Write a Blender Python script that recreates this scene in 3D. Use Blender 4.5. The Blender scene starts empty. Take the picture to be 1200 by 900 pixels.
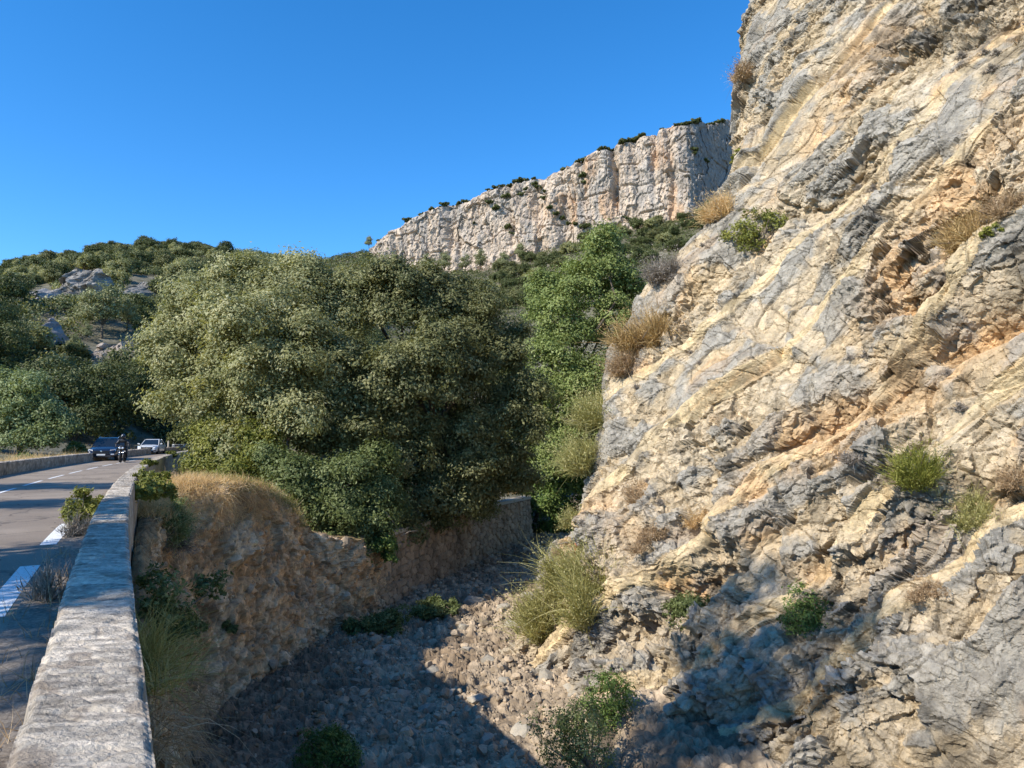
import bpy, math, numpy as np
from mathutils import Vector, Matrix

rng = np.random.default_rng(11)
sc = bpy.context.scene
COL = sc.collection
R = math.radians

# ------------------------------------------------------------------ camera maths (used to survey the photograph)
F = 833.0
TH = math.atan(62 / F)
CAM = np.array([0, 0, 1.65])


def W(px, py, d):
    """world point seen at photo pixel (px, py) at forward distance d"""
    X = (px - 600) / F; Y = -(py - 450) / F
    y = math.cos(TH) - Y * math.sin(TH); z = math.sin(TH) + Y * math.cos(TH)
    return np.array([X / y * d, d, 1.65 + z / y * d])


def Wz(px, py, z):
    p = W(px, py, 1.0)
    t = (z - 1.65) / (p[2] - 1.65)
    return np.array([p[0] * t, t, z])


# ------------------------------------------------------------------ noise
def _h(ix, iy, seed):
    x = (ix.astype(np.int64) * 374761393 + iy.astype(np.int64) * 668265263 + seed * 974634777) & 0xFFFFFFFF
    x = ((x ^ (x >> 13)) * 1274126177) & 0xFFFFFFFF
    x = ((x ^ (x >> 16)) * 2246822519) & 0xFFFFFFFF
    return ((x ^ (x >> 15)) & 0xFFFFFF) / float(0xFFFFFF)


def vnoise(u, v, seed=0):
    iu = np.floor(u); iv = np.floor(v)
    fu = u - iu; fv = v - iv
    fu = fu * fu * fu * (fu * (fu * 6 - 15) + 10); fv = fv * fv * fv * (fv * (fv * 6 - 15) + 10)
    a = _h(iu, iv, seed); b = _h(iu + 1, iv, seed); c = _h(iu, iv + 1, seed); d = _h(iu + 1, iv + 1, seed)
    return (a + (b - a) * fu) * (1 - fv) + (c + (d - c) * fu) * fv - .5


def fbm(u, v, oct=4, seed=0, gain=.5):
    s = 0; a = 1.0; f = 1.0
    for k in range(oct):
        s = s + a * vnoise(u * f + 17.3 * k, v * f - 9.1 * k, seed + k * 31); a *= gain; f *= 2.03
    return s


def cells(u, v, seed, jit=.9):
    """jittered Voronoi: F1, F2, three randoms of the nearest cell, offset from its seed"""
    iu = np.floor(u); iv = np.floor(v)
    F1 = np.full(u.shape, 9.0); F2 = np.full(u.shape, 9.0)
    cx = np.zeros(u.shape); cy = np.zeros(u.shape); du = np.zeros(u.shape); dv = np.zeros(u.shape)
    for a in (-1, 0, 1):
        for b in (-1, 0, 1):
            ci = iu + a; cj = iv + b
            ox = u - (ci + .5 + jit * (_h(ci, cj, seed) - .5)); oy = v - (cj + .5 + jit * (_h(ci, cj, seed + 5) - .5))
            d = np.sqrt(ox * ox + oy * oy)
            n = d < F1
            F2 = np.where(n, F1, np.minimum(F2, d)); F1 = np.where(n, d, F1)
            cx = np.where(n, ci, cx); cy = np.where(n, cj, cy); du = np.where(n, ox, du); dv = np.where(n, oy, dv)
    return F1, F2, _h(cx, cy, seed + 11), _h(cx, cy, seed + 12), _h(cx, cy, seed + 13), du, dv


def facets(u, v, seed, tilt=1.0, blend=.13, jit=.9):
    """randomly tilted facets, one per Voronoi cell, joined by short steep faces"""
    iu = np.floor(u); iv = np.floor(v)
    F1 = np.full(u.shape, 9.0); F2 = np.full(u.shape, 9.0); H1 = np.zeros(u.shape); H2 = np.zeros(u.shape); R1 = np.zeros(u.shape); R2 = np.zeros(u.shape)
    for a in (-1, 0, 1):
        for b in (-1, 0, 1):
            ci = iu + a; cj = iv + b
            ox = u - (ci + .5 + jit * (_h(ci, cj, seed) - .5)); oy = v - (cj + .5 + jit * (_h(ci, cj, seed + 5) - .5))
            d = np.sqrt(ox * ox + oy * oy); ra = _h(ci, cj, seed + 11); rb = _h(ci, cj, seed + 12)
            h = (ra - .5) + tilt * ((rb - .5) * ox + (_h(ci, cj, seed + 13) - .5) * oy) * 2
            n = d < F1; n2 = (~n) & (d < F2)
            H2 = np.where(n, H1, np.where(n2, h, H2)); F2 = np.where(n, F1, np.where(n2, d, F2))
            H1 = np.where(n, h, H1); F1 = np.where(n, d, F1); R1 = np.where(n, ra, R1); R2 = np.where(n, rb, R2)
    w = .5 + .5 * np.clip((F2 - F1) / blend, 0, 1)
    return H1 * w + H2 * (1 - w), F2 - F1, R1, R2


def _h3(ix, iy, iz, seed):
    x = (ix * 374761393 + iy * 668265263 + iz * 1103515245 + seed * 974634777) & 0xFFFFFFFF
    x = ((x ^ (x >> 13)) * 1274126177) & 0xFFFFFFFF
    x = ((x ^ (x >> 16)) * 2246822519) & 0xFFFFFFFF
    return (((x ^ (x >> 15)) & 0xFFFFFF) / float(0xFFFFFF)).astype(np.float32)


def vnoise3(x, y, z, seed=0):
    I = [np.floor(a).astype(np.int64) for a in (x, y, z)]; f = [(a - i).astype(np.float32) for a, i in zip((x, y, z), I)]
    f = [a * a * (3 - 2 * a) for a in f]; s = 0
    for k in range(8):
        b = (k & 1, k >> 1 & 1, k >> 2)
        s = s + _h3(I[0] + b[0], I[1] + b[1], I[2] + b[2], seed) * np.prod([a if q else 1 - a for a, q in zip(f, b)], axis=0)
    return s - .5


def fbm3(x, y, z, oct=3, seed=0, gain=.5):
    s = 0; a = 1.0; f = 1.0
    for k in range(oct):
        s = s + a * vnoise3(x * f + 7.1 * k, y * f - 3.3 * k, z * f + 1.7 * k, seed + 31 * k); a *= gain; f *= 2.03
    return s


def facets3(x, y, z, seed, tilt=1.0, blend=.14, jit=.6):
    """facets of 3D Voronoi cells: joints stay crisp on steep faces too"""
    I = [np.floor(a - .5).astype(np.int64) for a in (x, y, z)]
    sh = x.shape; F1 = np.full(sh, 9., np.float32); F2 = F1.copy(); H1 = np.zeros(sh, np.float32); H2 = H1.copy(); R1 = H1.copy()
    for k in range(8):
        c = [i + q for i, q in zip(I, (k & 1, k >> 1 & 1, k >> 2))]
        o = [(a - i - .5 - jit * (_h3(*c, seed + 3 * j) - .5)).astype(np.float32) for j, (a, i) in enumerate(zip((x, y, z), c))]
        d = np.sqrt(o[0] ** 2 + o[1] ** 2 + o[2] ** 2); ra = _h3(*c, seed + 11)
        h = (ra - .5) + tilt * sum((_h3(*c, seed + 12 + j) - .5) * o[j] for j in range(3)) * 2
        n = d < F1; n2 = (~n) & (d < F2)
        H2 = np.where(n, H1, np.where(n2, h, H2)); F2 = np.where(n, F1, np.where(n2, d, F2))
        H1 = np.where(n, h, H1); R1 = np.where(n, ra, R1); F1 = np.where(n, d, F1)
    w = .5 + .5 * np.clip((F2 - F1) / blend, 0, 1)
    return H1 * w + H2 * (1 - w), F2 - F1, R1


def smooth(A, k, axis):
    """moving average of width 2k+1 with edge padding"""
    pad = [(0, 0)] * A.ndim; pad[axis] = (k + 1, k); B = np.cumsum(np.pad(A, pad, 'edge'), axis=axis)
    n = A.shape[axis]; return (np.take(B, np.arange(2 * k + 1, 2 * k + 1 + n), axis) - np.take(B, np.arange(n), axis)) / (2 * k + 1)


def grid_normals(P, k=0):
    if k:
        P = smooth(smooth(P, k, 0), k, 1)
    n = np.cross(np.gradient(P, axis=0), np.gradient(P, axis=1)); return n / (np.linalg.norm(n, axis=-1, keepdims=True) + 1e-12)


def sstep(a, b, x):
    t = np.clip((x - a) / (b - a), 0, 1); return t * t * (3 - 2 * t)


def interp(x, pts):
    p = np.array(pts, float); return np.interp(x, p[:, 0], p[:, 1])


# ------------------------------------------------------------------ mesh helpers
def mesh(name, V, Fc, mats=None, parent=None, smooth=False, fattr=None, vattr=None, matidx=None, loc=None):
    """V (n,3), Fc (m,k) array or list of arrays with different k"""
    me = bpy.data.meshes.new(name)
    V = np.asarray(V, np.float32)
    if not isinstance(Fc, list): Fc = [Fc]
    Fc = [np.asarray(f, np.int32) for f in Fc if len(f)]
    lens = np.concatenate([np.full(len(f), f.shape[1], np.int32) for f in Fc])
    loops = np.concatenate([f.ravel() for f in Fc])
    me.vertices.add(len(V)); me.vertices.foreach_set('co', V.ravel())
    me.loops.add(len(loops)); me.loops.foreach_set('vertex_index', loops)
    me.polygons.add(len(lens))
    st = np.zeros(len(lens), np.int32); st[1:] = np.cumsum(lens)[:-1]
    me.polygons.foreach_set('loop_start', st)
    if mats is not None:
        for m in (mats if isinstance(mats, (list, tuple)) else [mats]): me.materials.append(m)
    if matidx is not None: me.polygons.foreach_set('material_index', np.asarray(matidx, np.int32))
    me.update(calc_edges=True)
    me.polygons.foreach_set('use_smooth', np.full(len(lens), bool(smooth)))
    for k, a in (fattr or {}).items():
        at = me.attributes.new(k, 'FLOAT', 'FACE'); at.data.foreach_set('value', np.asarray(a, np.float32))
    for k, a in (vattr or {}).items():
        a = np.asarray(a, np.float32)
        if a.ndim == 2:
            at = me.attributes.new(k, 'FLOAT_COLOR', 'POINT')
            at.data.foreach_set('color', np.concatenate([a, np.ones((len(a), 1), np.float32)], 1).ravel())
        else:
            at = me.attributes.new(k, 'FLOAT', 'POINT'); at.data.foreach_set('value', a)
    o = bpy.data.objects.new(name, me); COL.objects.link(o)
    if parent is not None: o.parent = parent
    if loc is not None: o.location = loc
    return o


def tag(o, label=None, cat=None, group=None, kind=None):
    if label: o['label'] = label
    if cat: o['category'] = cat
    if group: o['group'] = group
    if kind: o['kind'] = kind
    return o


def thing(name, label, cat, loc=(0, 0, 0), rz=0, group=None):
    o = bpy.data.objects.new(name, None); COL.objects.link(o)
    o.location = [float(c) for c in loc]; o.rotation_euler = (0, 0, rz); o.empty_display_size = .1
    return tag(o, label, cat, group)


def dup(root, loc, rz=0, scale=(1, 1, 1), label=None, group=None):
    r = root.copy(); COL.objects.link(r); r.location = [float(c) for c in loc]; r.rotation_euler = (0, 0, rz); r.scale = scale
    if label: r['label'] = label
    if group: r['group'] = group
    for ch in list(root.children):
        c = ch.copy(); COL.objects.link(c); c.parent = r
        for g in list(ch.children):
            d = g.copy(); COL.objects.link(d); d.parent = c
    return r


def gridf(nu, nv):
    i = np.arange((nu - 1) * (nv - 1)); a = (i // (nv - 1)) * nv + i % (nv - 1)
    return np.stack([a, a + nv, a + nv + 1, a + 1], 1)


class MB:
    """collects boxes, tubes and lofts into one mesh"""
    def __init__(s): s.V = []; s.F = {}; s.n = 0; s.M = []
    def add(s, V, Fs):
        V = np.asarray(V, float); s.V.append(V)
        for f in Fs: s.F.setdefault(len(f), []).append([i + s.n for i in f])
        s.n += len(V); return s
    def box(s, x0, x1, y0, y1, z0, z1, rot=None, c=None):
        V = np.array([[x, y, z] for z in (z0, z1) for x, y in ((x0, y0), (x1, y0), (x1, y1), (x0, y1))], float)
        if rot is not None:
            V = V @ np.array(rot).T
        if c is not None: V = V + np.array(c)
        return s.add(V, [(3, 2, 1, 0), (4, 5, 6, 7), (0, 1, 5, 4), (1, 2, 6, 5), (2, 3, 7, 6), (3, 0, 4, 7)])
    def tube(s, P, r, n=7, cap=True):
        P = np.asarray(P, float); r = np.broadcast_to(np.asarray(r, float), (len(P),))
        V = []
        ref = np.array([.31, .17, .93])
        for k in range(len(P)):
            t = P[min(k + 1, len(P) - 1)] - P[max(k - 1, 0)]; t = t / (np.linalg.norm(t) + 1e-9)
            a = np.cross(t, ref)
            if np.linalg.norm(a) < .1: a = np.cross(t, [1, 0, 0])
            a /= np.linalg.norm(a); b = np.cross(t, a)
            for j in range(n):
                w = 2 * math.pi * j / n; V.append(P[k] + r[k] * (a * math.cos(w) + b * math.sin(w)))
        Fs = []
        for k in range(len(P) - 1):
            for j in range(n):
                a = k * n + j; b = k * n + (j + 1) % n; Fs.append((a, b, b + n, a + n))
        if cap: Fs += [tuple(range(n))[::-1], tuple(range((len(P) - 1) * n, len(P) * n))]
        return s.add(V, Fs)
    def loft(s, rings, cap=True):
        n = len(rings[0]); V = np.concatenate([np.asarray(r, float) for r in rings]); Fs = []
        for k in range(len(rings) - 1):
            for j in range(n):
                a = k * n + j; b = k * n + (j + 1) % n; Fs.append((a, a + n, b + n, b))
        if cap: Fs += [tuple(range(n)), tuple(range((len(rings) - 1) * n, len(rings) * n))[::-1]]
        return s.add(V, Fs)
    def disc(s, c, axis, prof, n=20):
        """lathe: prof list of (along axis, radius)"""
        axis = np.array(axis, float); axis /= np.linalg.norm(axis)
        a = np.cross(axis, [0, 0, 1.]);
        if np.linalg.norm(a) < .1: a = np.cross(axis, [1., 0, 0])
        a /= np.linalg.norm(a); b = np.cross(axis, a)
        rings = [[np.array(c) + axis * h + r * (a * math.cos(2 * math.pi * j / n) + b * math.sin(2 * math.pi * j / n)) for j in range(n)] for h, r in prof]
        return s.loft(rings)
    def build(s, name, mat, parent=None, smooth=False, bevel=0, sub=0):
        o = mesh(name, np.concatenate(s.V), [np.array(f) for f in s.F.values()], mat, parent, smooth)
        if bevel:
            m = o.modifiers.new('b', 'BEVEL'); m.width = bevel; m.segments = 2; m.limit_method = 'ANGLE'
        if sub:
            m = o.modifiers.new('s', 'SUBSURF'); m.levels = m.render_levels = sub
        return o


# ------------------------------------------------------------------ materials
def nodes(name):
    m = bpy.data.materials.new(name); m.use_nodes = True
    nt = m.node_tree; b = nt.nodes['Principled BSDF']
    return m, nt, b


def N_(nt, t, **k):
    n = nt.nodes.new(t)
    for a, v in k.items():
        if a in n.inputs: n.inputs[a].default_value = v
        else: setattr(n, a, v)
    return n


def ramp(nt, src, stops):
    r = nt.nodes.new('ShaderNodeValToRGB'); e = r.color_ramp.elements
    while len(e) < len(stops): e.new(.5)
    for k, (p, c) in enumerate(stops):
        e[k].position = p; e[k].color = (*c, 1) if len(c) == 3 else c
    nt.links.new(src, r.inputs[0]); return r.outputs[0]


def mixc(nt, fac, a, b, mode='MIX'):
    m = nt.nodes.new('ShaderNodeMix'); m.data_type = 'RGBA'; m.blend_type = mode
    for s, v in ((m.inputs[0], fac), (m.inputs[6], a), (m.inputs[7], b)):
        if hasattr(v, 'is_linked'): nt.links.new(v, s)
        else: s.default_value = v if not isinstance(v, tuple) else ((*v, 1) if len(v) == 3 else v)
    return m.outputs[2]


def noise(nt, scale, detail=6, rough=.6, co=None, dist=0):
    n = N_(nt, 'ShaderNodeTexNoise'); n.inputs['Scale'].default_value = scale; n.inputs['Detail'].default_value = detail
    n.inputs['Roughness'].default_value = rough; n.inputs['Distortion'].default_value = dist
    nt.links.new(co if co is not None else obco(nt), n.inputs['Vector']); return n.outputs['Fac']


def obco(nt):
    for n in nt.nodes:
        if n.type == 'TEX_COORD': return n.outputs['Object']
    return nt.nodes.new('ShaderNodeTexCoord').outputs['Object']


def scaled(nt, s, rot=(0, 0, 0)):
    m = nt.nodes.new('ShaderNodeMapping'); m.inputs['Scale'].default_value = s; m.inputs['Rotation'].default_value = rot
    nt.links.new(obco(nt), m.inputs['Vector']); return m.outputs['Vector']


def bump(nt, b, h, dist, strength=.8):
    n = nt.nodes.new('ShaderNodeBump'); n.inputs['Strength'].default_value = strength; n.inputs['Distance'].default_value = dist
    nt.links.new(h, n.inputs['Height']); nt.links.new(n.outputs[0], b.inputs['Normal']); return n


def plain(name, c, rough=.5, metal=0, spec=.5, coat=0, var=.12):
    m, nt, b = nodes(name)
    f = noise(nt, 9, 5)
    nt.links.new(mixc(nt, f, tuple(x * (1 - var) for x in c), tuple(min(1, x * (1 + var)) for x in c)), b.inputs['Base Color'])
    b.inputs['Roughness'].default_value = rough; b.inputs['Metallic'].default_value = metal
    b.inputs['Specular IOR Level'].default_value = spec; b.inputs['Coat Weight'].default_value = coat
    return m


def leafmat(name, lo, mid, hi, trans=.25, rough=.5, spec=.3):
    """leaf colour from the per-leaf attribute 'tint'"""
    m, nt, b = nodes(name)
    a = N_(nt, 'ShaderNodeAttribute', attribute_name='tint')
    c = ramp(nt, a.outputs['Fac'], [(0, lo), (.5, mid), (1, hi)])
    nt.links.new(c, b.inputs['Base Color']); b.inputs['Roughness'].default_value = rough; b.inputs['Specular IOR Level'].default_value = spec
    if trans:
        t = N_(nt, 'ShaderNodeBsdfTranslucent'); nt.links.new(mixc(nt, 1.0, c, (1.25, 1.2, .6), 'MULTIPLY'), t.inputs[0])
        mx = N_(nt, 'ShaderNodeMixShader'); mx.inputs[0].default_value = trans
        nt.links.new(b.outputs[0], mx.inputs[1]); nt.links.new(t.outputs[0], mx.inputs[2])
        nt.links.new(mx.outputs[0], nt.nodes['Material Output'].inputs[0])
    return m


def rockmat(name, dist=.03, fine=26.0, rough=.9, crack=True):
    """stone whose large colour pattern is the mesh attribute 'tone', finer mottling and grain from noise"""
    m, nt, b = nodes(name)
    a = N_(nt, 'ShaderNodeAttribute', attribute_name='tone')
    f1 = noise(nt, 2.3, 8, .65); f2 = noise(nt, fine * .6, 8, .75)
    c = mixc(nt, 1.0, a.outputs['Color'], ramp(nt, f1, [(.3, (.78, .77, .76)), (.5, (1, 1, 1)), (.72, (1.14, 1.1, 1.03))]), 'MULTIPLY')
    c = mixc(nt, 1.0, c, ramp(nt, f2, [(.3, (.62, .6, .57)), (.47, (1, 1, 1)), (.68, (1.2, 1.18, 1.14))]), 'MULTIPLY')
    nt.links.new(c, b.inputs['Base Color']); b.inputs['Roughness'].default_value = rough; b.inputs['Specular IOR Level'].default_value = .2
    h = noise(nt, fine, 9, .68)
    n = bump(nt, b, h, dist, .9)
    if crack:
        v = N_(nt, 'ShaderNodeTexVoronoi', feature='DISTANCE_TO_EDGE'); v.inputs['Scale'].default_value = 4.5
        nt.links.new(scaled(nt, (1, 1, 1.3)), v.inputs['Vector'])
        cr = ramp(nt, v.outputs['Distance'], [(0, (0, 0, 0)), (.035, (1, 1, 1))])
        n2 = N_(nt, 'ShaderNodeBump'); n2.inputs['Strength'].default_value = .18; n2.inputs['Distance'].default_value = dist * .7
        nt.links.new(cr, n2.inputs['Height']); nt.links.new(n2.outputs[0], n.inputs['Normal'])
    return m


M = {}
M['rock'] = rockmat('limestone', .05, 22)
M['farrock'] = rockmat('far_limestone', .5, 1.2, crack=False)
M['earth'] = rockmat('earth_and_rock', .04, 18, .95)
M['bed'] = rockmat('river_stones', .02, 30, .9, False)
M['masonry'] = rockmat('masonry', .02, 30, .9, False)
M['oak'] = leafmat('olive_oak_leaf', (.12, .13, .045), (.31, .31, .135), (.54, .51, .29), .35)
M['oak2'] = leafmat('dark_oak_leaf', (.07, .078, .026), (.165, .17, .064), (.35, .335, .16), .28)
M['poplar'] = leafmat('fresh_green_leaf', (.085, .115, .028), (.215, .265, .075), (.39, .43, .16), .3)
M['holly'] = leafmat('dark_glossy_leaf', (.05, .07, .02), (.13, .16, .05), (.28, .31, .13), .25, .5, .25)
M['silver'] = leafmat('silvery_leaf', (.10, .13, .045), (.22, .265, .105), (.4, .45, .23), .3)
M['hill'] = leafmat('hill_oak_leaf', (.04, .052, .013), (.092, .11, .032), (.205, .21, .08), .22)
M['pine'] = leafmat('pine_needles', (.10, .115, .04), (.23, .24, .105), (.40, .39, .21), .2)
M['broom'] = leafmat('broom_stems', (.17, .165, .05), (.36, .335, .12), (.58, .52, .26), .25)
M['yellowgreen'] = leafmat('yellow_green_leaf', (.07, .085, .014), (.19, .2, .035), (.36, .34, .08), .25)
M['green'] = leafmat('green_leaf', (.035, .065, .014), (.10, .16, .035), (.24, .30, .08), .25)
M['dry'] = leafmat('dry_twigs', (.2, .13, .07), (.40, .27, .15), (.6, .46, .29), .15, .8)
M['straw'] = leafmat('dry_grass', (.36, .24, .125), (.68, .48, .25), (.86, .69, .43), .3, .8)
M['rust'] = leafmat('rusty_dry_leaf', (.2, .125, .05), (.44, .29, .12), (.62, .47, .23), .2, .8)
M['bark'] = plain('bark', (.11, .085, .06), .9, var=.5)
M['twig'] = plain('grey_twig', (.2, .16, .12), .9, var=.4)

# ------------------------------------------------------------------ light, sky, camera
SUN_EL, SUN = R(37), np.array([-.80, -.60])
SUN = SUN / np.linalg.norm(SUN)
S3 = np.array([SUN[0] * math.cos(SUN_EL), SUN[1] * math.cos(SUN_EL), math.sin(SUN_EL)])
wd = bpy.data.worlds.new('World'); sc.world = wd; wd.use_nodes = True
nt = wd.node_tree; bg = nt.nodes['Background']
sk = nt.nodes.new('ShaderNodeTexSky'); sk.sky_type = 'NISHITA'; sk.sun_disc = False
sk.sun_elevation = SUN_EL; sk.sun_rotation = math.atan2(SUN[0], SUN[1])
sk.altitude = 1200; sk.air_density = 1.0; sk.dust_density = 0; sk.ozone_density = 4.5
hs = nt.nodes.new('ShaderNodeHueSaturation'); hs.inputs['Saturation'].default_value = 1.27; hs.inputs['Value'].default_value = 1.0
nt.links.new(sk.outputs[0], hs.inputs['Color']); nt.links.new(hs.outputs[0], bg.inputs['Color'])
bg.inputs['Strength'].default_value = .135
ld = bpy.data.lights.new('sun', 'SUN'); ld.energy = 3.45; ld.angle = R(.53); ld.color = (1, .93, .82)
lo = bpy.data.objects.new('sun', ld); COL.objects.link(lo); lo.rotation_euler = Vector(S3).to_track_quat('Z', 'Y').to_euler()
cd = bpy.data.cameras.new('camera'); cam = bpy.data.objects.new('camera', cd); COL.objects.link(cam); sc.camera = cam
cd.sensor_width = 36; cd.lens = 36 * F / 1200; cd.clip_start = .05; cd.clip_end = 6000
cam.location = CAM; cam.rotation_euler = (math.pi / 2 + TH, 0, 0)
sc.view_settings.view_transform = 'Standard'; sc.view_settings.look = 'None'; sc.view_settings.gamma = 1; sc.view_settings.exposure = 1.0
sc.render.engine = 'CYCLES'; sc.cycles.max_bounces = 6; sc.cycles.diffuse_bounces = 3; sc.cycles.transparent_max_bounces = 4
sc.cycles.use_denoising = True

# ------------------------------------------------------------------ road frame: s along, lat to the right
D2 = np.array([-.487, .873]); N2 = np.array([.873, .487])


def shift(s): return np.maximum(0, np.asarray(s, float) - 5) ** 2 / 545.0


def road(s, lat, z=0):
    s = np.asarray(s, float); lat = np.asarray(lat, float)
    k = lat + shift(s)
    x = D2[0] * s + N2[0] * k; y = D2[1] * s + N2[1] * k
    return np.stack([x, y, np.broadcast_to(np.asarray(z, float), x.shape)], -1)


def road_dir(s):
    a = road(s + .1, 0) - road(s - .1, 0); return math.atan2(a[1], a[0])


def strip(name, s0, s1, l0, l1, z, mat, ds=1.0, nl=2, rough=None):
    ss = np.linspace(s0, s1, max(2, int((s1 - s0) / ds) + 1)); ll = np.linspace(l0, l1, nl)
    Sg, Lg = np.meshgrid(ss, ll, indexing='ij')
    zz = z if rough is None else z + rough(Sg, Lg)
    V = road(Sg, Lg, zz).reshape(-1, 3)
    return mesh(name, V, gridf(len(ss), nl)[:, ::-1], mat)


m, nt, b = nodes('asphalt')
f1 = noise(nt, .5, 6, .6); f2 = noise(nt, 60, 4, .8)
c = ramp(nt, f1, [(.3, (.22, .175, .13)), (.55, (.30, .24, .18)), (.75, (.34, .275, .21))])
c = mixc(nt, 1.0, c, ramp(nt, f2, [(.3, (.55, .55, .55)), (.5, (1, 1, 1)), (.7, (1.35, 1.33, 1.3))]), 'MULTIPLY')
vc = N_(nt, 'ShaderNodeTexVoronoi', feature='DISTANCE_TO_EDGE'); vc.inputs['Scale'].default_value = .45
mp = N_(nt, 'ShaderNodeVectorMath', operation='ADD'); nz = N_(nt, 'ShaderNodeTexNoise'); nz.inputs['Scale'].default_value = 1.5; nz.inputs['Detail'].default_value = 6
nt.links.new(obco(nt), nz.inputs['Vector']); nt.links.new(nz.outputs['Color'], mp.inputs[0]); nt.links.new(obco(nt), mp.inputs[1]); nt.links.new(mp.outputs[0], vc.inputs['Vector'])
c = mixc(nt, 1.0, c, ramp(nt, vc.outputs['Distance'], [(0, (.45, .43, .42)), (.008, (.6, .6, .6)), (.014, (1, 1, 1))]), 'MULTIPLY')
c = mixc(nt, 1.0, c, ramp(nt, noise(nt, .22, 2, .4), [(.42, (1, 1, 1)), (.46, (.82, .81, .8)), (.55, (.82, .81, .8)), (.57, (1, 1, 1))]), 'MULTIPLY')
nt.links.new(c, b.inputs['Base Color']); b.inputs['Roughness'].default_value = .85; bump(nt, b, f2, .006)
M['asphalt'] = m
m, nt, b = nodes('road_paint')
f = noise(nt, 25, 6, .75)
nt.links.new(ramp(nt, f, [(.36, (.3, .28, .26)), (.46, (.74, .74, .72)), (1, (.82, .82, .8))]), b.inputs['Base Color']); b.inputs['Roughness'].default_value = .7
M['paint'] = m
m, nt, b = nodes('gravel_verge')
f = noise(nt, 30, 7, .75)
nt.links.new(ramp(nt, f, [(.3, (.10, .08, .06)), (.5, (.22, .18, .14)), (.7, (.36, .31, .25))]), b.inputs['Base Color']); b.inputs['Roughness'].default_value = .95; bump(nt, b, f, .02)
M['verge'] = m
m, nt, b = nodes('hill_soil')
f = noise(nt, .35, 8, .7)
nt.links.new(ramp(nt, f, [(.3, (.06, .055, .03)), (.5, (.13, .115, .07)), (.7, (.24, .22, .17))]), b.inputs['Base Color']); b.inputs['Roughness'].default_value = .95; bump(nt, b, f, .5)
M['soil'] = m

g = mesh('ground', [(-4000, -3000, -9.5), (4000, -3000, -9.5), (4000, 5000, -9.5), (-4000, 5000, -9.5)], np.array([[0, 1, 2, 3]]), M['soil'])
tag(g, 'wide dry ground sheet beneath the gorge and hills', 'ground', kind='structure')
o = strip('road', -12, 140, -6.1, -.75, 0, M['asphalt'], 1.0, 2)
tag(o, 'pale grey asphalt road curving right towards the wooded hill', 'road', kind='structure')
o = strip('verge', -12, 140, -.77, -.3, .003, M['verge'], .08, 9, lambda s, l: .03 * fbm(s * 6, l * 6, 4, 3) + .012)
tag(o, 'gravelly dirt strip between the asphalt and the right parapet', 'verge', kind='structure')
o = strip('roadside', -12, 150, -40, -6.6, 0.02, M['soil'], 1.0, 30, lambda s, l: .1 * fbm(s * .5, l * .5, 3, 5) + np.maximum(0, -8 - l) * .12)
tag(o, 'earth shoulder left of the road beyond the low wall', 'roadside', kind='structure')
for k in range(5):
    s = -1.9 + 5 * k
    if k in (1,): continue
    o = strip('road_marking', s, s + 3, -1.06, -.84, .004, M['paint'], .5)
    tag(o, 'white edge dash painted on the asphalt beside the right parapet', 'road marking', 'edge dashes', 'structure')
for k in range(20):
    s = 16.3 + 4.33 * k
    o = strip('road_marking', s, s + 3, -3.76, -3.65, .004, M['paint'], .5)
    tag(o, 'thin white centre dash painted on the asphalt', 'road marking', 'centre dashes', 'structure')

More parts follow.
